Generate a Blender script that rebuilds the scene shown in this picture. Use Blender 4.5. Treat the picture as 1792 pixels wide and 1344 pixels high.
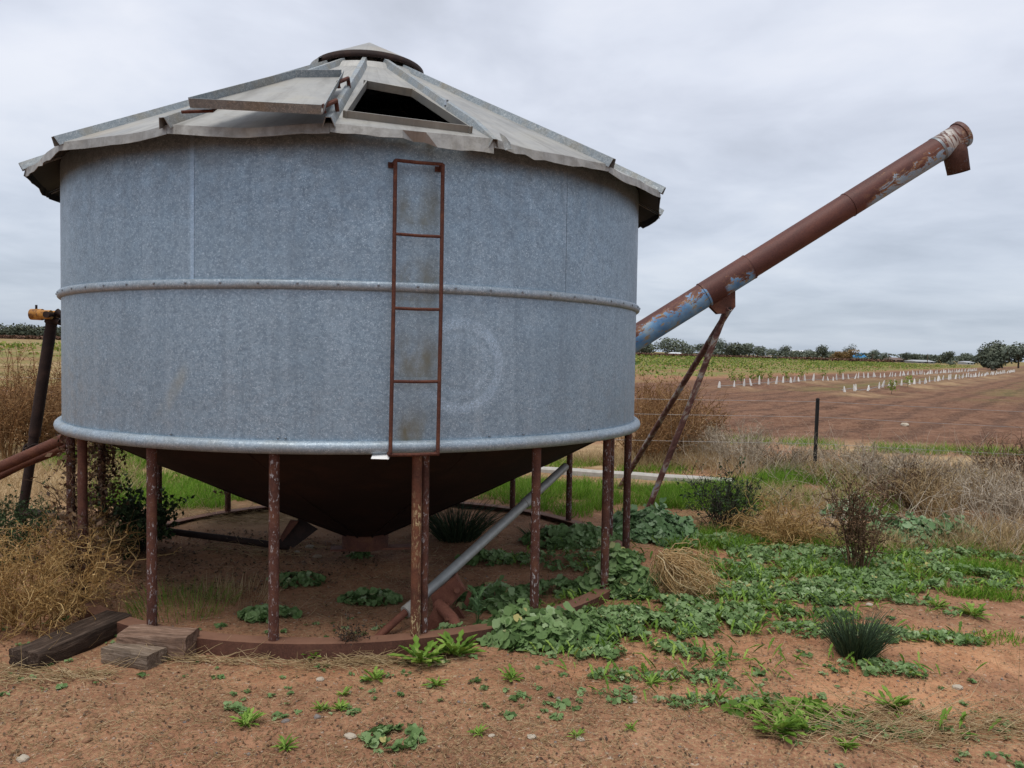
import bpy, math, random
import numpy as np
from mathutils import Matrix, Vector

random.seed(4)
rng = np.random.default_rng(11)
scene = bpy.context.scene
for o in list(bpy.data.objects):
    bpy.data.objects.remove(o)
col = scene.collection
PI = math.pi

# ------------------------------------------------------------------ camera
FPX, YAW, PITCH, ROLL = 1379.0962, .180365, -.0460095, .0276155
CAM = np.array([0, -5.93787, 1.6])
FW = np.array([math.sin(YAW) * math.cos(PITCH), math.cos(YAW) * math.cos(PITCH), math.sin(PITCH)])
_r0 = np.array([math.cos(YAW), -math.sin(YAW), 0]); _u0 = np.cross(_r0, FW)
RT = math.cos(ROLL) * _r0 + math.sin(ROLL) * _u0
UP = -math.sin(ROLL) * _r0 + math.cos(ROLL) * _u0
F0 = np.array([math.sin(YAW), math.cos(YAW), 0]); R0 = _r0
cd = bpy.data.cameras.new('camera'); cam = bpy.data.objects.new('camera', cd); col.objects.link(cam)
cd.sensor_width = 36; cd.lens = 36 * FPX / 1792; cd.clip_end = 9000; cd.clip_start = .05
mw = Matrix.Identity(4)
for i in range(3):
    mw[i][0] = RT[i]; mw[i][1] = UP[i]; mw[i][2] = -FW[i]; mw[i][3] = CAM[i]
cam.matrix_world = mw
scene.camera = cam

# ------------------------------------------------------------------ world, sun, exposure
SUN_EL, SUN_AZ = math.radians(71), math.radians(212)     # soft overcast light, high and behind the camera's left
world = bpy.data.worlds.new('World'); scene.world = world; world.use_nodes = True
wt = world.node_tree; wt.nodes.clear()
def wn(t, **k):
    n = wt.nodes.new(t)
    for a, b in k.items(): setattr(n, a, b)
    return n
def wl(a, b): wt.links.new(a, b)
tc = wn('ShaderNodeTexCoord'); sep = wn('ShaderNodeSeparateXYZ'); wl(tc.outputs['Generated'], sep.inputs[0])
def wm(op, a, b=None, c=None):
    n = wn('ShaderNodeMath', operation=op)
    for i, v in enumerate((a, b, c)):
        if v is None: continue
        if isinstance(v, (int, float)): n.inputs[i].default_value = v
        else: wl(v, n.inputs[i])
    return n.outputs[0]
zc = wm('MAXIMUM', sep.outputs[2], 0.0)
den = wm('ADD', zc, .13)
cmb = wn('ShaderNodeCombineXYZ')
wl(wm('DIVIDE', sep.outputs[0], den), cmb.inputs[0]); wl(wm('DIVIDE', sep.outputs[1], den), cmb.inputs[1])
def wnoise(scale, detail, rough, off):
    mp = wn('ShaderNodeMapping'); wl(cmb.outputs[0], mp.inputs[0]); mp.inputs['Location'].default_value = off
    n = wn('ShaderNodeTexNoise'); wl(mp.outputs[0], n.inputs['Vector'])
    n.inputs['Scale'].default_value = scale; n.inputs['Detail'].default_value = detail; n.inputs['Roughness'].default_value = rough
    n.inputs['Distortion'].default_value = .35
    return n.outputs['Fac']
def wramp(fac, stops):
    r = wn('ShaderNodeValToRGB'); wl(fac, r.inputs[0]); e = r.color_ramp.elements
    while len(e) < len(stops): e.new(.5)
    for el, (p, c) in zip(e, stops): el.position = p; el.color = (*c, 1)
    return r.outputs[0]
n1 = wnoise(.75, 6, .52, (3.1, 1.7, 0)); n2 = wnoise(2.1, 5, .55, (9.3, 4.2, 3))
nf = wm('ADD', wm('MULTIPLY', n1, .68), wm('MULTIPLY', n2, .32))
cloud = wramp(nf, [(.35, (.51, .54, .615)), (.45, (.61, .645, .735)), (.53, (.70, .735, .825)), (.64, (.81, .83, .895))])
low = wramp(nf, [(.36, (.37, .435, .535)), (.62, (.48, .545, .64))])
mx = wn('ShaderNodeMix', data_type='RGBA'); wl(low, mx.inputs[6]); wl(cloud, mx.inputs[7])
wl(wramp(zc, [(0.0, (0, 0, 0)), (.07, (.35, .35, .35)), (.3, (1, 1, 1))]), mx.inputs[0])
bgc = wn('ShaderNodeBackground'); wl(mx.outputs[2], bgc.inputs[0]); bgc.inputs[1].default_value = .665
sky = wn('ShaderNodeTexSky', sky_type='NISHITA'); sky.sun_disc = False
sky.sun_elevation = SUN_EL; sky.sun_rotation = SUN_AZ
bgs = wn('ShaderNodeBackground'); wl(sky.outputs[0], bgs.inputs[0]); bgs.inputs[1].default_value = .08
ms = wn('ShaderNodeMixShader'); ms.inputs[0].default_value = .9
wl(bgs.outputs[0], ms.inputs[1]); wl(bgc.outputs[0], ms.inputs[2])
wo = wn('ShaderNodeOutputWorld'); wl(ms.outputs[0], wo.inputs[0])
sd = bpy.data.lights.new('sun', 'SUN'); sd.energy = 1.5; sd.angle = math.radians(34); sd.color = (1, .96, .9)
so = bpy.data.objects.new('sun', sd); col.objects.link(so)
sdir = Vector((math.sin(SUN_AZ) * math.cos(SUN_EL), math.cos(SUN_AZ) * math.cos(SUN_EL), math.sin(SUN_EL)))
so.rotation_euler = sdir.to_track_quat('Z', 'Y').to_euler()
vs = scene.view_settings; vs.view_transform = 'Standard'; vs.look = 'None'; vs.exposure = 0.77; vs.gamma = 1; vs.use_curve_mapping = False

# ------------------------------------------------------------------ placing helpers
def ray(x, y): return FW + (x - 896) / FPX * RT - (y - 672) / FPX * UP
def gnd(x, y, z=0.):
    d = ray(x, y); return CAM + (z - CAM[2]) / d[2] * d
def atd(x, y, d): return CAM + ray(x, y) * d
def vnoise(x, y, s, seed=0):
    x = np.asarray(x, float) * s + seed * 17.3; y = np.asarray(y, float) * s + seed * 5.1
    xi = np.floor(x).astype(np.int64); yi = np.floor(y).astype(np.int64); fx = x - xi; fy = y - yi
    fx = fx * fx * (3 - 2 * fx); fy = fy * fy * (3 - 2 * fy)
    def h(i, j):
        n = (i * 374761393 + j * 668265263 + seed * 1274126177) & 0x7fffffff
        n = ((n ^ (n >> 13)) * 1274126177) & 0x7fffffff
        return ((n ^ (n >> 16)) & 0xffff) / 65535.
    return (h(xi, yi) * (1 - fx) + h(xi + 1, yi) * fx) * (1 - fy) + (h(xi, yi + 1) * (1 - fx) + h(xi + 1, yi + 1) * fx) * fy
def fbm(x, y, s, o=4, seed=0):
    t = 0; a = .5; n = 0
    for i in range(o):
        t = t + a * vnoise(x, y, s * 2 ** i, seed + i); n += a; a *= .5
    return t / n
TX, TY = -.0114948, -.0105105                       # the silo leans a little, with the ground under it
ROWA = gnd(1262, 684); ROWB = gnd(1710, 650.5)
RD = (ROWB - ROWA) / np.linalg.norm(ROWB - ROWA); RN = np.array([-RD[1], RD[0], 0])
ROW2 = -4.55
def rowuv(x, y):
    dx = np.asarray(x) - ROWA[0]; dy = np.asarray(y) - ROWA[1]
    return dx * RD[0] + dy * RD[1], dx * RN[0] + dy * RN[1]
def hgt(x, y):
    x = np.asarray(x, float); y = np.asarray(y, float)
    rr = np.sqrt(x * x + y * y)
    w = np.clip((5.5 - rr) / 2.5, 0, 1); w = w * w * (3 - 2 * w)
    z = w * (-TY * x + TX * y)
    far = np.clip((rr - 9) / 6, 0, 1)
    z = z + (fbm(x, y, 1.1, 4, 2) - .5) * (.05 + .05 * far) * np.clip((rr - 1.0) / 2., .35, 1)
    z = z + (fbm(x, y, 7., 2, 5) - .5) * .016 * (1 - far)
    z = z + far * (fbm(x, y, .25, 3, 8) - .5) * .12
    for cx_, cy_, s_, a_ in ((-2.0, -.55, .5, .09), (-1.7, 1.2, .8, .05), (.2, 2.1, 1.0, .05), (1.98, -.2, .45, .07), (1.7, 1.2, .8, .04), (1.5, -1.35, .35, .03)):
        z = z + a_ * np.exp(-((x - cx_) ** 2 + (y - cy_) ** 2) / (2 * (s_ * .7) ** 2))
    u, v = rowuv(x, y)
    on = np.clip((u + 1.5) / 2, 0, 1)
    z = z + .16 * np.exp(-(v / .8) ** 2) * on + .16 * np.exp(-((v - ROW2) / .8) ** 2) * on
    till = np.clip((rr - 11) / 3, 0, 1) * np.clip((6 - v) / 2, 0, 1)
    z = z + till * .05 * (fbm(x, y, 1.7, 3, 21) - .5) * 2
    return z
def onto(p): return np.array([p[0], p[1], float(hgt(p[0], p[1]))])
def gpt(x, y): return onto(gnd(x, y))

# ------------------------------------------------------------------ mesh helpers
class MB:
    def __init__(s): s.v = []; s.f = []
    def add(s, vs_, fs):
        b = len(s.v); s.v += [tuple(map(float, q)) for q in vs_]; s.f += [tuple(i + b for i in f) for f in fs]; return s
    def hexa(s, c):
        return s.add(c, [(0, 3, 2, 1), (4, 5, 6, 7), (0, 1, 5, 4), (1, 2, 6, 5), (2, 3, 7, 6), (3, 0, 4, 7)])
    def box(s, c, sx, sy, sz, ax=None):
        c = np.array(c, float); X, Y, Z = np.eye(3) if ax is None else ax
        q = [c + X * a * sx / 2 + Y * b * sy / 2 + Z * d * sz / 2 for d in (-1, 1) for a, b in ((-1, -1), (1, -1), (1, 1), (-1, 1))]
        return s.hexa(q)
    def tube(s, pts, r, n=10, cap=True):
        pts = [np.array(p, float) for p in pts]; m = len(pts)
        rs = r if hasattr(r, '__len__') else [r] * m
        ref = None; vv = []
        for i in range(m):
            t = pts[min(i + 1, m - 1)] - pts[max(i - 1, 0)]; t = t / (np.linalg.norm(t) + 1e-12)
            if ref is None:
                ref = np.array([0, 0, 1.]) if abs(t[2]) < .9 else np.array([1., 0, 0])
            a = ref - t * (ref @ t); a /= np.linalg.norm(a) + 1e-12; b = np.cross(t, a); ref = a
            for k in range(n):
                an = 2 * PI * k / n; vv.append(pts[i] + rs[i] * (math.cos(an) * a + math.sin(an) * b))
        ff = [(i * n + k, i * n + (k + 1) % n, (i + 1) * n + (k + 1) % n, (i + 1) * n + k) for i in range(m - 1) for k in range(n)]
        if cap: ff += [tuple(range(n))[::-1], tuple((m - 1) * n + k for k in range(n))]
        return s.add(vv, ff)
    def lathe(s, prof, n=96, a0=-PI, a1=PI, closed=False, rad=None):
        full = abs(a1 - a0 - 2 * PI) < 1e-6; m = n if full else n + 1; k = len(prof); vv = []
        for i in range(m):
            a = a0 + (a1 - a0) * i / n
            for (r, z) in prof: vv.append((r * math.sin(a), -r * math.cos(a), z))
        ff = []
        for i in range(n):
            j = (i + 1) % m
            for q in range(k if closed else k - 1):
                w = (q + 1) % k; ff.append((i * k + q, j * k + q, j * k + w, i * k + w))
        return s.add(vv, ff)
    def prism(s, poly, off):
        poly = [np.array(p, float) for p in poly]; off = np.array(off, float); n = len(poly)
        return s.add(poly + [p + off for p in poly], [tuple(range(n))[::-1], tuple(range(n, 2 * n))] + [(i, (i + 1) % n, n + (i + 1) % n, n + i) for i in range(n)])
    def build(s, name, mat, parent=None, smooth=False, solid=0, bevel=0):
        me = bpy.data.meshes.new(name); me.from_pydata(s.v, [], s.f); me.validate(); me.update()
        import bmesh
        bm = bmesh.new(); bm.from_mesh(me); bmesh.ops.recalc_face_normals(bm, faces=bm.faces); bm.to_mesh(me); bm.free()
        return link(name, me, mat, parent, smooth, solid, bevel)
def link(name, me, mat, parent=None, smooth=False, solid=0, bevel=0):
    if mat is not None and not me.materials: me.materials.append(mat)
    o = bpy.data.objects.new(name, me); col.objects.link(o); o.parent = parent
    if smooth:
        me.polygons.foreach_set('use_smooth', [True] * len(me.polygons))
        try: me.set_sharp_from_angle(angle=math.radians(40))
        except Exception: pass
    if solid:
        m = o.modifiers.new('solid', 'SOLIDIFY'); m.thickness = solid; m.offset = 0
    if bevel:
        m = o.modifiers.new('bevel', 'BEVEL'); m.width = bevel; m.segments = 2; m.limit_method = 'ANGLE'
    return o
def tag(o, label, cat, group=None, kind=None):
    o['label'] = label; o['category'] = cat
    if group: o['group'] = group
    if kind: o['kind'] = kind
    return o
def empty(name, loc=(0, 0, 0), rot=(0, 0, 0)):
    o = bpy.data.objects.new(name, None); o.location = loc; o.rotation_euler = rot; o.empty_display_size = .1; col.objects.link(o); return o
class Geo:      # big triangle soups (plants, litter) collected in numpy, each triangle with its own tint
    def __init__(s): s.V = []; s.T = []; s.R = []; s.M = []; s.n = 0
    def add(s, V, T, R, m=0):
        V = np.asarray(V, np.float32).reshape(-1, 3); T = np.asarray(T, np.int32).reshape(-1, 3)
        if not len(T): return s
        s.V.append(V); s.T.append(T + s.n); s.R.append(np.broadcast_to(np.asarray(R, np.float32), (len(T),))); s.M.append(np.full(len(T), m, np.int32)); s.n += len(V); return s
    def mesh(s, name, mats, smooth=False):
        V = np.concatenate(s.V); T = np.concatenate(s.T); R = np.concatenate(s.R); M = np.concatenate(s.M)
        me = bpy.data.meshes.new(name); me.vertices.add(len(V)); me.vertices.foreach_set('co', V.ravel())
        me.loops.add(T.size); me.loops.foreach_set('vertex_index', T.ravel())
        me.polygons.add(len(T)); me.polygons.foreach_set('loop_start', np.arange(0, T.size, 3, dtype=np.int32))
        for m in mats: me.materials.append(m)
        me.polygons.foreach_set('material_index', M)
        if smooth: me.polygons.foreach_set('use_smooth', np.ones(len(T), bool))
        me.update(calc_edges=True)
        at = me.attributes.new('rnd', 'FLOAT', 'FACE'); at.data.foreach_set('value', R.astype(np.float32))
        return me
    def build(s, name, mats, parent=None, smooth=False):
        return link(name, s.mesh(name, mats, smooth), None, parent)
def strands(P, Dn, L, r, nseg=5, wob=.35, grav=0., taper=.3, seed=None):
    """wandering thin 3-sided twigs from points P along Dn; returns verts, tris, id per tri, and the path points"""
    g = rng if seed is None else np.random.default_rng(seed)
    N = len(P); P = np.asarray(P, float); d = np.asarray(Dn, float); d = d / np.linalg.norm(d, axis=1, keepdims=True)
    L = np.broadcast_to(np.asarray(L, float), (N,)); r = np.broadcast_to(np.asarray(r, float), (N,))
    path = [P]; q = P.copy()
    for i in range(nseg):
        d = d + g.normal(0, wob, (N, 3)) / math.sqrt(nseg) + np.array([0, 0, -grav / nseg])
        d = d / np.linalg.norm(d, axis=1, keepdims=True); q = q + d * (L / nseg)[:, None]; path.append(q)
    path = np.stack(path, 1)
    t = np.gradient(path, axis=1); t /= np.linalg.norm(t, axis=2, keepdims=True) + 1e-9
    a = np.cross(t, np.array([.31, .22, .92])); a /= np.linalg.norm(a, axis=2, keepdims=True) + 1e-9; b = np.cross(t, a)
    rad = r[:, None] * np.linspace(1, taper, nseg + 1)[None]
    ring = np.stack([path + rad[..., None] * (math.cos(k) * a + math.sin(k) * b) for k in (0, 2.094, 4.189)], 2)
    V = ring.reshape(-1, 3); m = nseg + 1
    base = (np.arange(N) * m * 3)[:, None, None, None] + (np.arange(nseg) * 3)[None, :, None, None]
    tr = np.array([[[k, (k + 1) % 3, 3 + k], [(k + 1) % 3, 3 + (k + 1) % 3, 3 + k]] for k in range(3)]).reshape(1, 1, 6, 3)
    T = (base + tr).reshape(-1, 3); ids = np.repeat(np.arange(N), nseg * 6)
    return V, T, ids, path
def blades(P, Dn, L, w, nseg=3, bend=.5, seed=None):
    g = rng if seed is None else np.random.default_rng(seed)
    N = len(P); d = np.asarray(Dn, float); d = d / np.linalg.norm(d, axis=1, keepdims=True)
    side = np.cross(d, g.normal(0, 1, (N, 3))); side /= np.linalg.norm(side, axis=1, keepdims=True) + 1e-9
    L = np.broadcast_to(np.asarray(L, float), (N,)); w = np.broadcast_to(np.asarray(w, float), (N,))
    hd = np.c_[d[:, :2], np.zeros(N)] + g.normal(0, .25, (N, 3)) * [1, 1, 0]; pts = []; q = np.asarray(P, float).copy()
    for i in range(nseg + 1):
        s_ = i / nseg; ww = (w * (1 - s_ ** 1.5) * .5 + .0003)[:, None]
        pts += [q - side * ww, q + side * ww]
        q = q + (d + hd * bend * s_ + np.array([0, 0, -bend * .8 * s_ * s_])) * (L / nseg)[:, None]
    V = np.stack(pts, 1).reshape(-1, 3); m = 2 * (nseg + 1)
    tr = np.array([[[2 * i, 2 * i + 1, 2 * i + 3], [2 * i, 2 * i + 3, 2 * i + 2]] for i in range(nseg)]).reshape(1, -1, 3)
    T = (np.arange(N) * m)[:, None, None] + tr
    return V, T.reshape(-1, 3), np.repeat(np.arange(N), nseg * 2)
def rotmats(nrm, g=rng):
    n = nrm / (np.linalg.norm(nrm, axis=1, keepdims=True) + 1e-9); N = len(n)
    a = np.cross(n, g.normal(0, 1, (N, 3))); a /= np.linalg.norm(a, axis=1, keepdims=True) + 1e-9
    return np.stack([a, np.cross(n, a), n], 2)
def inst(tv, tt, P, M, S):
    S = np.asarray(S, float); S = S[:, None, None] if S.ndim == 1 else S[:, None, :]
    V = np.einsum('nij,nkj->nki', M, tv[None] * S) + np.asarray(P)[:, None]
    T = (np.arange(len(P)) * len(tv))[:, None, None] + tt[None]
    return V.reshape(-1, 3), T.reshape(-1, 3), np.repeat(np.arange(len(P)), len(tt))
def fan(rim):
    n = len(rim); return np.array([[0, 0, 0]] + rim, float), np.array([[0, i + 1, (i + 1) % n + 1] for i in range(n)])
# rounded five-lobed mallow leaf, cupped; pointed leaf; round small leaf; long toothed leaf
_m = []
for k in range(15):
    a = 2 * PI * (k + .5) / 15; lob = .5 * (1 - .13 * (k % 3 == 1)) * (1 if 0 < k < 14 else .45)
    _m.append([lob * math.cos(a), lob * math.sin(a), .10 + .05 * math.cos(5 * a)])
MALLOW = fan(_m)
POINTED = (np.array([[0, 0, 0], [.35, .16, .05], [.75, .12, .02], [1, 0, -.08], [.75, -.12, .02], [.35, -.16, .05], [.5, 0, -.03]]),
           np.array([[0, 6, 1], [1, 6, 2], [2, 6, 3], [3, 6, 4], [4, 6, 5], [5, 6, 0]]))
LEAF4 = (np.array([[-.5, 0, 0], [0, .28, .06], [.5, 0, -.04], [0, -.28, .06]]), np.array([[0, 1, 3], [1, 2, 3]]))
LOBED = (np.array([[0, 0, 0], [.25, .05, .03], [.32, .14, .04], [.45, .07, .05], [.55, .19, .05], [.68, .09, .05], [.8, .17, .03], [1, 0, -.04],
                   [.8, -.17, .03], [.68, -.09, .05], [.55, -.19, .05], [.45, -.07, .05], [.32, -.14, .04], [.25, -.05, .03], [.5, 0, .0]]),
         np.array([[14, i, i + 1] for i in range(13)] + [[14, 13, 0]]))
def updir(N, spread, g=rng):
    return np.c_[g.normal(0, spread, (N, 2)), np.ones(N)]
def disc(N, g=rng):
    a = g.uniform(0, 2 * PI, N); r = np.sqrt(g.uniform(0, 1, N)); return r * np.cos(a), r * np.sin(a), r

# ------------------------------------------------------------------ material helpers
class NT:
    def __init__(s, name):
        s.m = bpy.data.materials.new(name); s.m.use_nodes = True; s.t = s.m.node_tree; s.t.nodes.clear()
        s.o = s.t.nodes.new('ShaderNodeOutputMaterial'); s.b = s.t.nodes.new('ShaderNodeBsdfPrincipled'); s.t.links.new(s.b.outputs[0], s.o.inputs[0])
        s.tc = s.t.nodes.new('ShaderNodeTexCoord')
    def set(s, sock, v):
        if isinstance(v, (int, float)): sock.default_value = v
        elif isinstance(v, tuple): sock.default_value = (*v, 1) if len(v) == 3 and sock.type == 'RGBA' else v
        else: s.t.links.new(v, sock)
    def obj(s): return s.tc.outputs['Object']
    def vec(s, sc=(1, 1, 1), loc=(0, 0, 0), src=None):
        n = s.t.nodes.new('ShaderNodeMapping'); s.t.links.new(src or s.obj(), n.inputs[0]); n.inputs['Scale'].default_value = sc; n.inputs['Location'].default_value = loc; return n.outputs[0]
    def noise(s, scale, detail=4, rough=.55, v=None, dist=0):
        n = s.t.nodes.new('ShaderNodeTexNoise'); s.t.links.new(v or s.obj(), n.inputs['Vector'])
        n.inputs['Scale'].default_value = scale; n.inputs['Detail'].default_value = detail; n.inputs['Roughness'].default_value = rough; n.inputs['Distortion'].default_value = dist
        return n.outputs['Fac']
    def voro(s, scale, v=None, out='Color', feature='F1'):
        n = s.t.nodes.new('ShaderNodeTexVoronoi'); s.t.links.new(v or s.obj(), n.inputs['Vector']); n.inputs['Scale'].default_value = scale; n.feature = feature; return n.outputs[out]
    def ramp(s, fac, stops):
        n = s.t.nodes.new('ShaderNodeValToRGB'); s.set(n.inputs[0], fac); e = n.color_ramp.elements
        while len(e) < len(stops): e.new(.5)
        for el, (p, c) in zip(e, stops): el.position = p; el.color = (c, c, c, 1) if isinstance(c, (int, float)) else (*c, 1)
        return n.outputs[0]
    def mix(s, f, a, b, mode='MIX'):
        n = s.t.nodes.new('ShaderNodeMix'); n.data_type = 'RGBA'; n.blend_type = mode
        s.set(n.inputs[0], f); s.set(n.inputs[6], a); s.set(n.inputs[7], b); return n.outputs[2]
    def math(s, op, a, b=0., c=None, clamp=False):
        n = s.t.nodes.new('ShaderNodeMath'); n.operation = op; n.use_clamp = clamp; s.set(n.inputs[0], a); s.set(n.inputs[1], b)
        if c is not None: s.set(n.inputs[2], c)
        return n.outputs[0]
    def sep(s, v=None):
        n = s.t.nodes.new('ShaderNodeSeparateXYZ'); s.t.links.new(v or s.obj(), n.inputs[0]); return n.outputs
    def comb(s, x, y, z=0.):
        n = s.t.nodes.new('ShaderNodeCombineXYZ'); s.set(n.inputs[0], x); s.set(n.inputs[1], y); s.set(n.inputs[2], z); return n.outputs[0]
    def attr(s, name, out='Fac'):
        n = s.t.nodes.new('ShaderNodeAttribute'); n.attribute_name = name; return n.outputs[out]
    def bump(s, h, strength=.4, dist=.01):
        n = s.t.nodes.new('ShaderNodeBump'); s.set(n.inputs['Height'], h); n.inputs['Strength'].default_value = strength; n.inputs['Distance'].default_value = dist
        s.t.links.new(n.outputs[0], s.b.inputs['Normal'])
    def out(s, colr, rough=.7, metal=0., spec=.3):
        s.set(s.b.inputs['Base Color'], colr); s.set(s.b.inputs['Roughness'], rough); s.set(s.b.inputs['Metallic'], metal); s.b.inputs['Specular IOR Level'].default_value = spec
        return s.m
def leafmat(name, stops, trans=.25, rough=.65, spec=.25):
    n = NT(name); c = n.ramp(n.attr('rnd'), stops)
    c = n.mix(n.math('MULTIPLY', n.noise(40, 2), .16), c, (.02, .03, .015))
    n.out(c, rough, 0, spec)
    if trans:
        tr = n.t.nodes.new('ShaderNodeBsdfTranslucent'); n.t.links.new(c, tr.inputs[0])
        mxs = n.t.nodes.new('ShaderNodeMixShader'); mxs.inputs[0].default_value = trans
        n.t.links.new(n.b.outputs[0], mxs.inputs[1]); n.t.links.new(tr.outputs[0], mxs.inputs[2]); n.t.links.new(mxs.outputs[0], n.o.inputs[0])
    return n.m
def rust(name, a=(.045, .018, .013), b=(.115, .042, .028), c=(.2, .085, .04), fleck=None, famt=.56, stretch=(1, 1, 1), scale=9, fine=.35, dust=None):
    fine_a = fine; n = NT(name); f = n.noise(scale, 6, .65, n.vec(stretch), .4)
    cc = n.ramp(f, [(.3, a), (.5, b), (.72, c)])
    fine = n.noise(120, 3, .6)
    cc = n.mix(fine_a, cc, n.ramp(fine, [(.3, (.03, .014, .011)), (.7, (.19, .085, .055))]))
    if fleck:
        k = n.noise(75, 4, .7, n.vec((1, 1, .4)), .9); k2 = n.noise(5, 3, .6, n.vec((1, 1, .5), (4, 2, 1)))
        fm = n.math('MULTIPLY', n.ramp(k, [(famt, 0.), (famt + .04, 1.)]), n.ramp(k2, [(.38, 0.), (.52, 1.)]))
        cc = n.mix(fm, cc, fleck)
    if dust:                                                # soil lying on upward faces
        nz_ = n.sep(n.tc.outputs['Normal'])[2]; cc = n.mix(n.math('MULTIPLY', n.ramp(nz_, [(.6, 0.), (.9, 1.)]), n.ramp(f, [(.3, .5), (.6, .95)])), cc, dust)
    n.bump(n.math('ADD', fine, f), .35, .004)
    return n.out(cc, .78, .1, .25)
M = {}
ORD = ['first','second','third','fourth','fifth','sixth','seventh','eighth','ninth','tenth','eleventh','twelfth','thirteenth','fourteenth','fifteenth','sixteenth','seventeenth','eighteenth','nineteenth','twentieth']
SR = np.array(Matrix.Rotation(TY, 3, 'Y') @ Matrix.Rotation(TX, 3, 'X'))
def loc_(p): return SR.T @ np.asarray(p)                   # world -> silo frame
def cyl(px, py, R):
    o = loc_(CAM); d = loc_(ray(px, py)); a = d[0] ** 2 + d[1] ** 2; b = o[0] * d[0] + o[1] * d[1]; c = o[0] ** 2 + o[1] ** 2 - R * R
    t = (-b - math.sqrt(max(b * b - a * c, 0))) / a; p = o + t * d; return math.atan2(p[0], -p[1]), p[2]
def onplane(px, py, p0, n):                                # in the silo frame
    o = loc_(CAM); d = loc_(ray(px, py)); return o + d * (((p0 - o) @ n) / (d @ n))
R_, ZB, ZM, ZT, RL = 1.9705, 1.0598, 1.8633, 2.655, 1.9323
NL = 17; DT = 2 * PI / NL; T0 = -.6023
RE, ZE, RTOP, ZTOP, T1 = 2.15, 2.6, .42, 3.5, -.08
LTH = .5 * (cyl(688, 540, R_)[0] + cyl(771, 540, R_)[0])
SC_TH, SC_Z = cyl(806, 640, R_)

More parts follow.
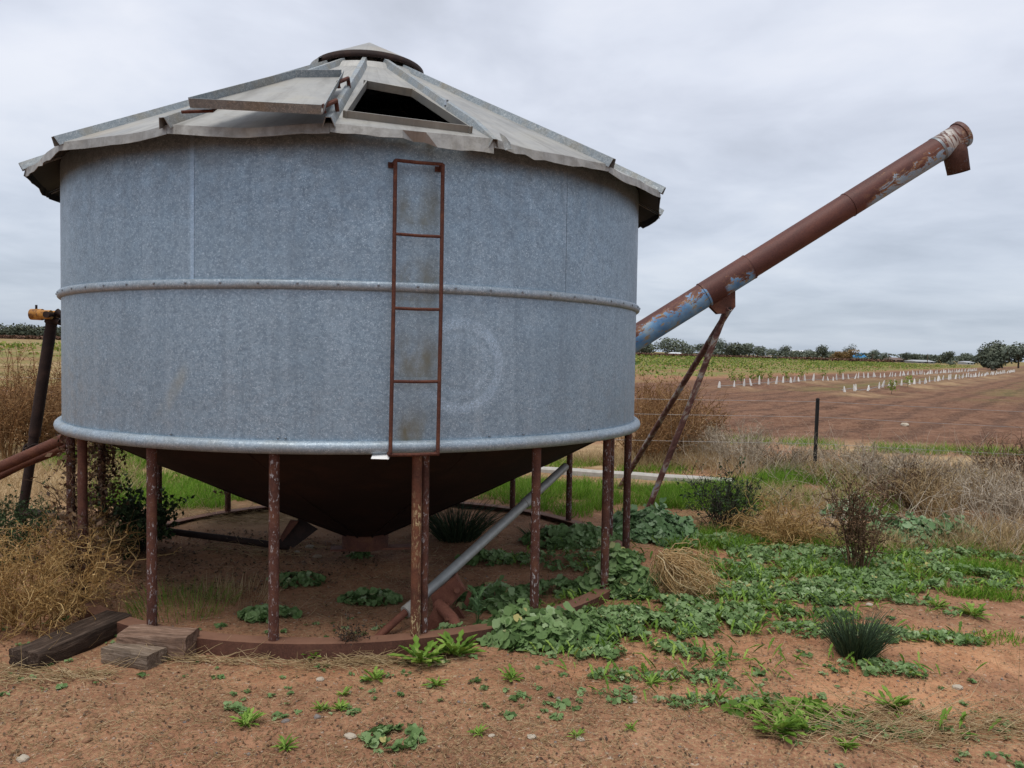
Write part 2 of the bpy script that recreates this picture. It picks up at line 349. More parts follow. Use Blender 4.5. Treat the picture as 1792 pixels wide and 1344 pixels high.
# ================================================================== materials
def galv(name, wall=False, tint=(1, 1, 1), metal=.55, dirt=.25):
    n = NT(name); X = n.sep()
    if wall:
        th = n.math('ARCTAN2', X[0], n.math('MULTIPLY', X[1], -1.)); U = n.comb(n.math('MULTIPLY', th, R_), X[2]); 
    else: U = n.obj()
    cell = n.voro(75, U); f1 = n.noise(125, 2, .6, U, 1.5); f2 = n.noise(2.2, 4, .6, U)
    base = n.mix(n.sep(cell)[0], (.185, .225, .268), (.28, .328, .375))
    base = n.mix(n.ramp(f1, [(.56, 0.), (.63, .75)]), base, (.56, .60, .64))
    base = n.mix(n.ramp(f2, [(.35, .35), (.65, 0.)]), base, (.18, .22, .26))
    rough = n.ramp(n.noise(14, 3, .5, U), [(.3, .42), (.7, .6)])
    if wall:
        st = n.noise(9, 4, .6, n.vec((1, .05, 1), src=U)); base = n.mix(n.ramp(st, [(.5, 0.), (.78, .22)]), base, (.5, .52, .55))
        st2 = n.noise(13, 3, .6, n.vec((1, .03, 1), (5, 0, 0), src=U)); base = n.mix(n.ramp(st2, [(.55, 0.), (.75, .35)]), base, (.15, .172, .2))
        # worn round stencil: pale rings of broken lettering-like ticks
        US = n.sep(U); dx = n.math('SUBTRACT', US[0], SC_TH * R_); dy = n.math('SUBTRACT', US[1], SC_Z)
        rad = n.math('SQRT', n.math('ADD', n.math('MULTIPLY', dx, dx), n.math('MULTIPLY', dy, dy)))
        ang = n.math('ARCTAN2', dy, dx)
        pol = n.comb(n.math('MULTIPLY', ang, 6.), n.math('MULTIPLY', rad, 26.))
        tick = n.ramp(n.noise(4.2, 3, .7, pol, 1.8), [(.5, 0.), (.6, 1.)])
        ringm = n.ramp(rad, [(.12, 0.), (.137, .55), (.16, .5), (.172, .06), (.188, .1), (.2, .85), (.235, .8), (.25, 0.)])
        gap = n.ramp(n.noise(1.6, 2, .5, n.vec((3, 3, 1), src=U)), [(.3, .35), (.6, 1.)])
        sm = n.math('MULTIPLY', n.math('MULTIPLY', tick, ringm), gap)
        base = n.mix(n.math('MULTIPLY', sm, .6), base, (.66, .76, .88))
        pale_ring = n.math('MULTIPLY', n.ramp(rad, [(.18, 0.), (.215, .09), (.235, .09), (.27, 0.)]), gap); base = n.mix(pale_ring, base, (.55, .62, .73))
        # boot dirt and rust wash behind the ladder rungs
        lx = n.math('ABSOLUTE', n.math('SUBTRACT', US[0], LTH * R_)); lm = n.ramp(lx, [(.06, 1.), (.15, 0.)])
        zs = n.math('FRACT', n.math('DIVIDE', n.math('SUBTRACT', US[1], 1.03), .3835)); zm = n.ramp(zs, [(0., .8), (.3, 1.), (.6, .25), (.8, .05), (1., .6)])
        dn = n.ramp(n.noise(7, 4, .6, n.vec((1, .45, 1), src=U)), [(.35, .1), (.65, 1.)])
        base = n.mix(n.math('MULTIPLY', n.math('MULTIPLY', n.math('MULTIPLY', lm, zm), dn), 1.1, None, True), base, (.17, .148, .105))
        # a tan smear low on the left sheet
        a, b = cyl(300, 690, R_); sx = n.math('SUBTRACT', US[0], a * R_); sz = n.math('SUBTRACT', US[1], b)
        sl = n.math('ABSOLUTE', n.math('SUBTRACT', n.math('MULTIPLY', sx, .85), n.math('MULTIPLY', sz, .55)))
        sl2 = n.math('ABSOLUTE', n.math('ADD', n.math('MULTIPLY', sx, .55), n.math('MULTIPLY', sz, .85)))
        sm2 = n.math('MULTIPLY', n.ramp(sl, [(.01, 1.), (.05, 0.)]), n.ramp(sl2, [(.08, 1.), (.2, 0.)]))
        base = n.mix(n.math('MULTIPLY', n.math('MULTIPLY', sm2, dn), .45), base, (.36, .30, .2))
        # faint chalky run on the upper sheet
        a, b = cyl(337, 330, R_); run = n.math('MULTIPLY', n.ramp(n.math('ABSOLUTE', n.math('SUBTRACT', US[0], a * R_)), [(.003, 1.), (.022, 0.)]), n.ramp(US[1], [(.56, 0.), (1., 1.)]))
        run = n.math('MULTIPLY', run, n.math('GREATER_THAN', US[1], ZM)); base = n.mix(n.math('MULTIPLY', run, .28), base, (.55, .66, .8))
    else:
        dm = n.ramp(n.noise(5, 5, .65), [(.45, 0.), (.7, dirt * 2)]); base = n.mix(dm, base, (.26, .22, .15))
    base = n.mix(1., base, tint, 'MULTIPLY')
    if wall: base = n.mix(1., base, (1.07, 1.2, 1.26), 'MULTIPLY')
    n.bump(n.math('ADD', n.noise(6, 3, .5, U), n.math('MULTIPLY', n.noise(1.1, 2, .5, n.vec((1, .6, 1), src=U)), 5.)) if wall else n.noise(6, 3, .5, U), .22 if wall else .12, .016)
    return n.out(base, rough, metal, .4)
M['wall'] = galv('galvanised_wall', True, metal=.72)
M['band'] = galv('galvanised_band', tint=(1.1, 1.14, 1.14), metal=.4, dirt=.12)
M['galv'] = galv('galvanised_steel', tint=(.8, .8, .8), metal=.5)
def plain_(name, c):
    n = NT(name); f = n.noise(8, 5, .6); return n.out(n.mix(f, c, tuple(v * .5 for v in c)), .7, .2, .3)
def roofm(name, base=(.375, .37, .345)):
    n = NT(name); f = n.noise(3.5, 6, .62); f2 = n.noise(22, 4, .6)
    c = n.ramp(f, [(.3, (base[0] * .72, base[1] * .74, base[2] * .78)), (.55, base), (.75, (base[0] * 1.08, base[1] * 1.05, base[2] * .95))])
    c = n.mix(n.ramp(f2, [(.55, 0.), (.75, .35)]), c, (.22, .19, .14))
    c = n.mix(n.ramp(n.noise(2.2, 3, .5, n.vec(loc=(3, 1, 7))), [(.6, 0.), (.75, .3)]), c, (.36, .24, .10))
    XX = n.sep(); th = n.math('ARCTAN2', XX[0], n.math('MULTIPLY', XX[1], -1.)); rr_ = n.math('SQRT', n.math('ADD', n.math('MULTIPLY', XX[0], XX[0]), n.math('MULTIPLY', XX[1], XX[1])))
    stk = n.noise(3.2, 5, .65, n.comb(n.math('MULTIPLY', th, 9.), n.math('MULTIPLY', rr_, .7)), .4)
    c = n.mix(n.ramp(stk, [(.5, 0.), (.68, .5)]), c, (.17, .16, .14)); c = n.mix(n.ramp(stk, [(.3, .3), (.42, 0.)]), c, (.5, .5, .48))
    oi = n.t.nodes.new('ShaderNodeObjectInfo'); c = n.mix(n.math('MULTIPLY', oi.outputs['Random'], .32), c, (.2, .2, .195))
    edge = n.math('MULTIPLY', n.ramp(n.math('DIVIDE', rr_, 2.3), [(.90, 0.), (.935, .6)]), n.ramp(n.noise(16, 4, .7), [(.42, 0.), (.6, 1.)])); c = n.mix(edge, c, (.13, .12, .105))
    n.bump(n.math('ADD', f2, n.math('MULTIPLY', n.noise(2.4, 3, .5), 3.)), .25, .008); return n.out(c, .55, .4, .4)
M['roof'] = roofm('weathered_roof_zinc')
M['curb'] = roofm('weathered_curb_zinc', (.27, .255, .22))
M['rib'] = galv('roof_rib_zinc', tint=(.98, .95, .88), metal=.25, dirt=.3)
M['underside'] = plain_('shaded_zinc', (.034, .033, .033))  # eave shade painted in: near-black colour for the roof undersides
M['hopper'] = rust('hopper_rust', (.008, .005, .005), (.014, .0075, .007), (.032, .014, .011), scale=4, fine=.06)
M['leg'] = rust('leg_rust', (.036, .015, .012), (.088, .034, .025), (.155, .066, .036), fleck=(.36, .34, .34), famt=.58, fine=.25)
M['legy'] = rust('leg_rust_yellow', (.07, .026, .016), (.15, .055, .03), (.24, .1, .045), fleck=(.5, .4, .22), famt=.535)
M['rust'] = rust('rust_brown')
M['ring'] = rust('ring_rust', (.05, .022, .016), (.10, .045, .031), (.18, .085, .055), scale=5, dust=(.21, .108, .068))
M['rustred'] = rust('rust_red', (.1, .035, .024), (.19, .07, .045), (.3, .13, .075), scale=6)
M['dark'] = rust('dark_steel', (.01, .008, .008), (.018, .013, .012), (.045, .026, .02), fine=.1)
M['ladder'] = rust('ladder_rust', (.035, .012, .01), (.085, .028, .02), (.16, .06, .03), scale=14)
def augerm():
    n = NT('auger_paint'); X = n.sep(); c0 = n.noise(5, 6, .65, n.vec((1, 1, .35)), .4)
    c = n.ramp(c0, [(.3, (.042, .015, .015)), (.5, (.078, .026, .023)), (.7, (.14, .05, .033))])
    c = n.mix(.3, c, n.ramp(n.noise(90, 3, .6), [(.3, (.06, .02, .015)), (.7, (.22, .085, .05))]))
    # blue paint survives low on the tube: on the first metre and under the outer end
    Z = X[2]; und = n.math('MULTIPLY', X[0], -8.2)                       # 1 at the underside, -1 on top
    zone1 = n.ramp(n.math('DIVIDE', Z, 4.), [(.187, 1.), (.19, 0.)]); zone2 = n.ramp(n.math('DIVIDE', Z, 4.), [(.60, 0.), (.66, .9), (.9, 1.)])
    zone3 = n.math('MULTIPLY', n.ramp(n.math('DIVIDE', Z, 4.), [(.22, 0.), (.24, .72), (.30, .66), (.32, 0.)]), 1.)
    thr = n.math('SUBTRACT', und, n.math('SUBTRACT', .34, n.math('MULTIPLY', zone1, .66)))
    edge = n.math('ADD', thr, n.math('MULTIPLY', n.math('SUBTRACT', n.noise(10, 7, .78, n.vec((1, 1, .55)), .8), .5), 5.0))
    zz = n.math('MAXIMUM', n.math('MAXIMUM', zone1, zone2), zone3)
    pm = n.math('MULTIPLY', n.ramp(edge, [(.0, 0.), (.05, 1.)]), n.ramp(zz, [(.3, 0.), (.6, 1.)]))
    om = n.math('MULTIPLY', n.ramp(edge, [(-.0, 0.), (.001, 1.)]), 0.)
    halo = n.math('MULTIPLY', n.ramp(n.math('ADD', edge, .42), [(.0, 0.), (.3, .8)]), n.ramp(zz, [(.3, 0.), (.6, 1.)]))
    streak = n.ramp(n.noise(30, 4, .7, n.vec((1, 1, .12))), [(.45, 0.), (.6, 1.)])
    c = n.mix(n.math('MULTIPLY', halo, n.math('ADD', .25, n.math('MULTIPLY', streak, .6))), c, (.36, .19, .085))
    blue = n.ramp(n.noise(6, 4, .6), [(.35, (.08, .19, .36)), (.55, (.16, .30, .47)), (.7, (.33, .37, .37))])
    blue = n.mix(n.ramp(n.math('DIVIDE', Z, 4.), [(.3, 0.), (.7, .7)]), blue, (.30, .37, .42))
    c = n.mix(pm, c, blue)
    c = n.mix(n.math('MULTIPLY', pm, n.ramp(n.noise(24, 4, .7, n.vec((1, 1, .5))), [(.56, 0.), (.6, .9)])), c, (.30, .22, .11))
    # white bird-lime runs over the outer end
    bz = n.ramp(n.math('DIVIDE', Z, 4.), [(.845, 0.), (.868, 1.), (.885, .9), (.9, .1), (.93, .05)])
    bl = n.math('MULTIPLY', bz, n.ramp(n.noise(13, 4, .6, n.vec((.35, 1, 2.2)), 1.), [(.44, 0.), (.54, 1.)]))
    c = n.mix(n.math('MULTIPLY', bl, .8), c, (.55, .54, .5))
    n.bump(n.math('ADD', c0, n.math('MULTIPLY', pm, .5)), .3, .004)
    return n.out(c, .6, .1, .35)
M['auger'] = augerm()
def strutm():
    n = NT('strut_paint'); f = n.noise(11, 5, .7, n.vec((1, 1, .4)), .5)
    c = n.ramp(f, [(.35, (.06, .025, .02)), (.52, (.13, .06, .05)), (.6, (.3, .25, .2)), (.72, (.12, .2, .38))])
    n.bump(f, .3, .003); return n.out(c, .7, .1, .3)
M['strut'] = strutm()
M['spout'] = rust('spout_rust', (.03, .016, .014), (.075, .035, .028), (.14, .075, .055), fleck=(.2, .27, .34), famt=.6)
def yel():
    n = NT('worn_yellow_paint'); f = n.noise(16, 5, .7); c = n.ramp(f, [(.35, (.1, .04, .015)), (.5, (.38, .17, .03)), (.65, (.55, .30, .07))]); n.bump(f, .3, .003); return n.out(c, .6, .1, .3)
M['yellow'] = yel()
def woodm(name, a, b, c):
    n = NT(name); v = n.vec((2.2, 26, 26)); f = n.noise(1.9, 7, .72, v, 1.1); f2 = n.noise(5, 4, .6)
    cc = n.ramp(f, [(.32, a), (.52, b), (.72, c)]); cc = n.mix(n.ramp(f2, [(.45, 0.), (.7, .6)]), cc, (.035, .025, .02))
    n.bump(n.math('ADD', f, n.math('MULTIPLY', n.noise(60, 3, .6), .3)), .9, .012); return n.out(cc, .85, 0, .15)
M['wood_dark'] = woodm('charred_sleeper', (.016, .011, .009), (.065, .043, .031), (.23, .17, .13))
M['wood_grey'] = woodm('weathered_sleeper', (.05, .034, .024), (.22, .165, .12), (.42, .34, .27))
M['wood_tan'] = woodm('tan_sleeper', (.06, .036, .025), (.24, .15, .105), (.42, .30, .225))
def plain(name, c, rough=.7, metal=0., var=.3, scale=8, spec=.3):
    n = NT(name); f = n.noise(scale, 5, .6); n.bump(f, .2, .004)
    return n.out(n.mix(n.ramp(f, [(.3, var), (.7, 0.)]), c, tuple(v * .45 for v in c)), rough, metal, spec)
M['pole'] = plain('pole_zinc', (.40, .41, .395), .5, .3, .35, 25)
M['concrete'] = plain('pale_concrete', (.42, .40, .36), .9, scale=14, var=.5)
M['picket'] = plain('black_picket', (.018, .018, .018), .6)
M['wire'] = plain('fence_wire', (.30, .29, .28), .5, .3)
M['guard'] = plain('guard_plastic', (.70, .68, .64), .55)
M['card'] = plain('white_card', (.8, .8, .78), .6, var=.08)
M['ink'] = plain('grey_ink', (.25, .25, .28), .6)
M['white'] = plain('white_cladding', (.6, .62, .63), .6)
M['bluer'] = plain('blue_roof', (.06, .3, .6), .5)
M['brownr'] = plain('brown_roof', (.16, .11, .09), .7)
M['greyr'] = plain('grey_roof', (.36, .37, .38), .6)
M['steel'] = plain('frame_steel', (.3, .34, .4), .6)
M['glassdark'] = plain('dark_opening', (.03, .035, .04), .3)
M['bark'] = plain('bark', (.10, .075, .055), .9, scale=20)
M['stone'] = plain('pebble_stone', (.33, .25, .18), .85, scale=30)
M['stoneg'] = plain('grey_stone', (.19, .165, .15), .85, scale=30)
M['clod'] = plain('soil_clod', (.27, .142, .082), .95, scale=40, var=.4)
M['pale'] = plain('pale_stone', (.42, .36, .28), .85, scale=30)
def groundm():
    n = NT('red_soil'); P = n.obj()
    big = n.noise(.8, 5, .6); mid = n.noise(6, 6, .68); fin = n.noise(55, 4, .7); cl = n.voro(34, None, 'Distance')
    soil = n.ramp(mid, [(.25, (.165, .08, .046)), (.5, (.295, .147, .083)), (.75, (.42, .23, .135))])
    org = n.ramp(mid, [(.25, (.30, .135, .065)), (.5, (.44, .215, .11)), (.78, (.55, .31, .17))])
    soil = n.mix(n.ramp(n.noise(1.7, 5, .65, n.vec(loc=(2, 8, 0)), .6), [(.36, .55), (.52, 0.)]), soil, (.16, .078, .046))
    c = n.mix(n.math('MULTIPLY', n.attr('orange'), n.ramp(big, [(.3, .5), (.6, 1.)])), soil, org)
    # straw-coloured chaff and grit
    ch = n.ramp(n.noise(58, 4, .8, None, 1.), [(.5, 0.), (.58, .8)])
    c = n.mix(n.math('MULTIPLY', ch, n.attr('litter')), c, n.ramp(n.noise(70, 2, .5), [(.3, (.20, .135, .07)), (.7, (.50, .36, .20))]))
    c = n.mix(n.ramp(fin, [(.36, .6), (.46, 0.)]), c, (.08, .045, .03))
    c = n.mix(n.ramp(n.noise(38, 3, .6, n.vec(loc=(7, 3, 1))), [(.64, 0.), (.70, .6)]), c, (.50, .42, .33))
    till = n.ramp(n.noise(1.6, 7, .75, n.vec((1, 1.6, 1)), .8), [(.3, (.06, .029, .017)), (.5, (.145, .072, .042)), (.7, (.25, .138, .086))])
    XY = n.sep(); vv_ = n.math('ADD', n.math('MULTIPLY', XY[0], float(RN[0])), n.math('MULTIPLY', XY[1], float(RN[1])))
    fur = n.math('SINE', n.math('ADD', n.math('MULTIPLY', vv_, 5.2), n.math('MULTIPLY', n.noise(.5, 4, .6), 5.)))
    till = n.mix(n.ramp(fur, [(.35, .0), (.85, .5)]), till, (.055, .027, .017))
    till = n.mix(n.ramp(n.noise(14, 4, .75), [(.52, 0.), (.62, .5)]), till, (.32, .2, .13))
    c = n.mix(n.attr('till'), c, till)
    grn = n.ramp(n.noise(2.2, 6, .7), [(.3, (.06, .085, .024)), (.5, (.14, .175, .042)), (.72, (.27, .26, .08))])
    c = n.mix(n.math('MULTIPLY', n.attr('green'), n.ramp(n.noise(9, 5, .7), [(.4, .25), (.55, 1.)])), c, grn)
    dry = n.ramp(n.noise(3.1, 6, .7, None, .5), [(.3, (.19, .12, .06)), (.5, (.34, .235, .125)), (.72, (.47, .35, .2))])
    c = n.mix(n.attr('dry'), c, dry)
    n.bump(n.math('ADD', n.math('MULTIPLY', mid, .7), n.math('ADD', n.math('MULTIPLY', fin, .45), n.math('MULTIPLY', cl, -.05))), .8, .03)
    return n.out(c, .92, 0, .12)
M['ground'] = groundm()
# plants
M['mallow'] = leafmat('mallow_leaf', [(0, (.06, .115, .028)), (.35, (.155, .255, .085)), (.75, (.265, .38, .165)), (.94, (.40, .50, .29)), (1, (.50, .44, .17))], .32)
M['mallowb'] = leafmat('mallow_leaf_bluish', [(0, (.06, .125, .04)), (.5, (.16, .27, .115)), (1, (.36, .47, .29))], .25)
M['weed'] = leafmat('weed_leaf', [(0, (.065, .13, .015)), (.5, (.16, .29, .035)), (1, (.31, .44, .09))], .3)
M['grass'] = leafmat('grass_blade', [(0, (.075, .16, .012)), (.5, (.15, .31, .022)), (.85, (.24, .41, .045)), (1, (.38, .37, .12))], .4)
M['rush'] = leafmat('rush_blade', [(0, (.018, .032, .016)), (.6, (.04, .07, .033)), (1, (.09, .125, .06))], .05)
M['darkleaf'] = leafmat('dark_leaf', [(0, (.018, .034, .012)), (.6, (.045, .08, .028)), (1, (.10, .15, .055))], .15)
M['straw'] = leafmat('straw', [(0, (.24, .15, .07)), (.5, (.48, .345, .175)), (1, (.68, .53, .32))], .3)
M['palestraw'] = leafmat('pale_straw', [(0, (.55, .36, .16)), (.5, (.82, .60, .31)), (1, (.85, .70, .44))], .4)
M['palestalk'] = leafmat('pale_stalk', [(0, (.20, .15, .10)), (.5, (.42, .34, .25)), (1, (.62, .54, .43))], .05)
M['gold'] = leafmat('golden_twig', [(0, (.22, .115, .038)), (.5, (.52, .32, .115)), (1, (.70, .50, .23))], .3)
M['orange'] = leafmat('orange_dry_weed', [(0, (.12, .055, .022)), (.5, (.31, .16, .064)), (1, (.50, .31, .145))], .3)
M['greytwig'] = leafmat('grey_twig', [(0, (.09, .06, .035)), (.5, (.29, .215, .135)), (1, (.54, .44, .31))], 0)
M['brown'] = leafmat('brown_dead_leaf', [(0, (.045, .025, .014)), (.5, (.13, .075, .042)), (1, (.27, .165, .09))], .1)
M['darktwig'] = leafmat('dark_twig', [(0, (.012, .01, .009)), (1, (.05, .038, .03))], 0)
M['tree'] = leafmat('far_tree_leaf', [(0, (.075, .092, .07)), (.5, (.12, .142, .105)), (1, (.19, .215, .16))], .1)  # far tree greens paled with painted distance haze, here and next line
M['treed'] = leafmat('dark_tree_leaf', [(0, (.034, .045, .032)), (.5, (.068, .082, .054)), (1, (.12, .13, .085))], .05)
M['treea'] = leafmat('autumn_tree_leaf', [(0, (.11, .06, .02)), (.5, (.2, .12, .04)), (1, (.3, .2, .08))], .1)
M['vine'] = leafmat('young_vine_leaf', [(0, (.07, .13, .025)), (.5, (.17, .24, .04)), (1, (.34, .36, .08))], .3)
M['redvine'] = leafmat('rusty_vine', [(0, (.06, .03, .02)), (.5, (.14, .07, .045)), (1, (.24, .14, .09))], .1)

# ================================================================== ground
def axis(lo, hi, d0, far_lo, far_hi, g):
    a = list(np.arange(lo, hi + d0 / 2, d0)); s = d0; x = hi
    while x < far_hi: s *= g; x += s; a.append(x)
    s = d0; x = lo; b = []
    while x > far_lo: s *= g; x -= s; b.append(x)
    return np.array(b[::-1] + a)
gx = axis(-3.6, 5.6, .035, -3000, 3500, 1.032); gy = axis(-3.9, 4.6, .035, -60, 4500, 1.024)
X, Y = np.meshgrid(gx, gy); fx, fy = X.ravel(), Y.ravel()
dep = (fx - CAM[0]) * F0[0] + (fy - CAM[1]) * F0[1]; lat = (fx - CAM[0]) * R0[0] + (fy - CAM[1]) * R0[1]
U_, V_ = rowuv(fx, fy); rr = np.hypot(fx, fy)
nz = lambda s, k: fbm(fx, fy, s, 4, k)
sm = lambda x, a, b: np.clip((x - a) / (b - a), 0, 1)
def blob(px, py, rx, ry):
    c = gnd(px, py); dx = (fx - c[0]) * R0[0] + (fy - c[1]) * R0[1]; dy = (fx - c[0]) * F0[0] + (fy - c[1]) * F0[1]
    return np.exp(-((dx / rx) ** 2 + (dy / ry) ** 2))
orange = np.clip(blob(1350, 1130, .9, .55) + blob(1600, 1180, 1., .5) + blob(1150, 1190, .8, .35) + blob(960, 990, .9, .5) + blob(1290, 970, .5, .3) + .8 * blob(1700, 1270, .7, .35) + .5 * blob(560, 1190, 1.2, .12) + .75 * np.exp(-(rr / 1.75) ** 4), 0, 1) * sm(nz(1.5, 31), .25, .5)  # broad last term paints the soil under the silo lighter, lifting its shade
litter = np.clip(.6 + .9 * blob(300, 1200, 1.3, .35) + .7 * blob(700, 1260, 1.5, .4) + .8 * blob(1250, 1300, 1.2, .3) + .5 * blob(400, 900, 1., .5) + .4 * blob(420, 1050, 1., .5), 0, 1) * sm(nz(2.1, 41), .2, .6) * sm(dep, 14, 9)
till = sm(dep, 13.5, 15.5) * sm(V_, 7, 5) * np.where(lat < -3, sm(dep, 14, 12) * 0, 1)
green = sm(V_, 5.5, 7) * sm(dep, 22, 30) * sm(nz(.12, 51), .3, .5) * .85
band = np.sin(V_ * .62 + 2 * nz(.02, 5)) * .5 + .5
green = np.clip(green * (.55 + .45 * band) + .55 * sm(V_, 8, 10) * sm(dep, 40, 60) * band, 0, 1)
green = np.maximum(green, sm(dep, 9, 12) * (lat < -3) * sm(nz(.35, 66), .38, .6) * .8)
green = np.maximum(green, .55 * till * np.exp(-((V_ + 2.2) / .9) ** 2) * sm(U_, 2, 8) * sm(nz(.3, 55), .35, .5)); green = np.maximum(green, .4 * till * np.exp(-((V_ + 9.5) / 1.1) ** 2) * sm(U_, 0, 8) * sm(nz(.3, 57), .4, .55))
near_green = np.clip(blob(330, 840, 1.3, 1.6) * 1.2 + blob(1230, 880, .9, .9) + blob(1760, 1010, .8, .35) + blob(900, 845, 1., .7) + .8 * blob(1450, 900, 1.2, .8) + blob(1330, 1000, 1.2, .4) * .8 + blob(1080, 1080, .7, .35) * .7, 0, 1) * sm(nz(2.5, 71), .3, .5)
green = np.maximum(green, near_green * .45)
dry = np.clip(sm(dep, 8.8, 10) * sm(dep, 15.5, 13.5), 0, 1) * sm(nz(.8, 81), .3, .55)
dry = np.maximum(dry, blob(20, 850, 1.4, 1.8) * .9); dry = np.maximum(dry, blob(470, 905, 1.0, .5) * .8)
dry = np.maximum(dry, .5 * np.exp(-((V_ - .2) / 1.4) ** 2) * sm(U_, -1, 1) * sm(nz(.6, 3), .4, .6)); dry = np.maximum(dry, .7 * np.exp(-((V_ - ROW2 + .8) / 1.2) ** 2) * sm(U_, -1, 1) * sm(nz(.6, 4), .35, .6))
dry = np.maximum(dry, sm(dep, 26, 34) * (lat < -3) * sm(nz(.15, 92), .5, .62) * .7)
Z = hgt(fx, fy)
nx, ny = len(gx), len(gy); idx = np.arange(nx * ny).reshape(ny, nx)
quads = np.stack([idx[:-1, :-1], idx[:-1, 1:], idx[1:, 1:], idx[1:, :-1]], -1).reshape(-1, 4)
me = bpy.data.meshes.new('ground'); me.vertices.add(nx * ny); me.vertices.foreach_set('co', np.c_[fx, fy, Z].astype(np.float32).ravel())
me.loops.add(quads.size); me.loops.foreach_set('vertex_index', quads.astype(np.int32).ravel()); me.polygons.add(len(quads))
me.polygons.foreach_set('loop_start', np.arange(0, quads.size, 4, dtype=np.int32)); me.polygons.foreach_set('use_smooth', np.ones(len(quads), bool)); me.update(calc_edges=True)
for nm, arr in (('orange', orange), ('litter', litter), ('till', till), ('green', green), ('dry', dry)):
    at = me.attributes.new(nm, 'FLOAT', 'POINT'); at.data.foreach_set('value', arr.astype(np.float32))
g_ = link('ground', me, M['ground']); g_['kind'] = 'structure'

# ================================================================== grain silo
silo = empty('grain_silo', (0, 0, 0), (TX, TY, 0))
tag(silo, 'round galvanised grain silo with conical roof, standing on rusty pipe legs', 'silo')
rz = lambda a, r, z: np.array([r * math.sin(a), -r * math.cos(a), z])
for ring_i, (z0, z1, off) in enumerate(((ZB, ZM, .35), (ZM, ZT, cyl(337, 330, R_)[0]))):
    for k in range(6):
        a0 = off + k * PI / 3; r = R_ + (.0012 if k % 2 else 0)
        mb = MB(); prof = [(r, z0 + (z1 - z0) * i / 10) for i in range(11)]
        mb.lathe(prof, 26, a0 - .006, a0 + PI / 3 + .006)
        mb.build('wall_sheet', M['wall'], silo, True)
def halfround(r, z, w, d, n=8): return [(r - .002, z - w)] + [(r + d * math.sin(PI * i / n) ** .6, z - w * math.cos(PI * i / n)) for i in range(1, n)] + [(r - .002, z + w)]
band = MB().lathe(halfround(R_, ZM, .025, .025), 140).build('middle_band', M['band'], silo, True)
roll = MB().lathe([(R_ + .012 + .033 * math.cos(t), ZB + .034 * math.sin(t)) for t in np.linspace(0, 2 * PI, 12, endpoint=False)], 140, closed=True).build('bottom_roll', M['band'], silo, True)
bolt_me = None
for k in range(64):
    a = k * 2 * PI / 64 + .03
    if bolt_me is None:
        b = MB().tube([(0, 0, -.004), (0, 0, .003), (0, 0, .005)], [.007, .007, .003], 6).build('bolt', M['galv'], band); bolt_me = b.data
    else:
        b = link('bolt', bolt_me, None, band)
    b.location = rz(a, R_ + .0245, ZM + .004); b.rotation_euler = (PI / 2, 0, a)
for px_, in ((500,), (487,), (856,), (916,), (300,), (1030,)):
    a = cyl(px_, 765, R_)[0]; b = link('rivet', bolt_me, None, roll); b.location = rz(a, R_ + .003, ZB + .045); b.rotation_euler = (PI / 2, 0, a)
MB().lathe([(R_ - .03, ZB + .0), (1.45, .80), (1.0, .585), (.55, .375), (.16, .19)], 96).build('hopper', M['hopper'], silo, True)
for k in range(10):
    a = .3 + k * 2 * PI / 10; MB().tube([rz(a, R_ - .05, ZB - .012), rz(a, 1.0, .583), rz(a, .17, .19)], .007, 6).build('hopper_seam', M['hopper'], silo, True)
outl = MB().lathe([(.165, .21), (.17, .19), (.17, .085), (.155, .085), (.155, .2)], 32).build('outlet_collar', M['rust'], silo, True)
MB().box((.06, -.05, .085), .62, .12, .014).build('slide_gate', M['rustred'], outl)
q = [loc_(atd(*c)) for c in ((486, 948, 5.7), (524, 906, 5.75), (556, 926, 5.75), (514, 958, 5.7))]
MB().prism(q, (.0, .05, -.01)).build('chute_plate', M['dark'], outl)
q = [loc_(atd(*c)) for c in ((490, 940, 5.66), (508, 910, 5.7), (523, 912, 5.7), (494, 948, 5.66))]
MB().prism(q, (.0, .02, 0)).build('chute_flange', M['rust'], outl)
leg_me = None
for k in range(-8, 9):
    a = T0 + k * DT; mt = M['legy'] if k == 2 else M['leg']
    mb = MB().tube([rz(a, RL, .07), rz(a, RL, .5), rz(a, RL, ZB - .02)], .0262, 14)
    lg = mb.build('leg', mt, silo, True)
a = T0 + 2 * DT + .026
MB().tube([rz(a, RL - .03, .07), rz(a, RL - .03, ZB - .03)], .0215, 12).build('inner_leg', M['leg'], silo, True)
MB().lathe([(1.985, -.03), (1.985, .078), (1.89, .078), (1.89, .068), (1.973, .068), (1.973, -.03)], 120, closed=True).build('base_ring', M['ring'], silo, True)
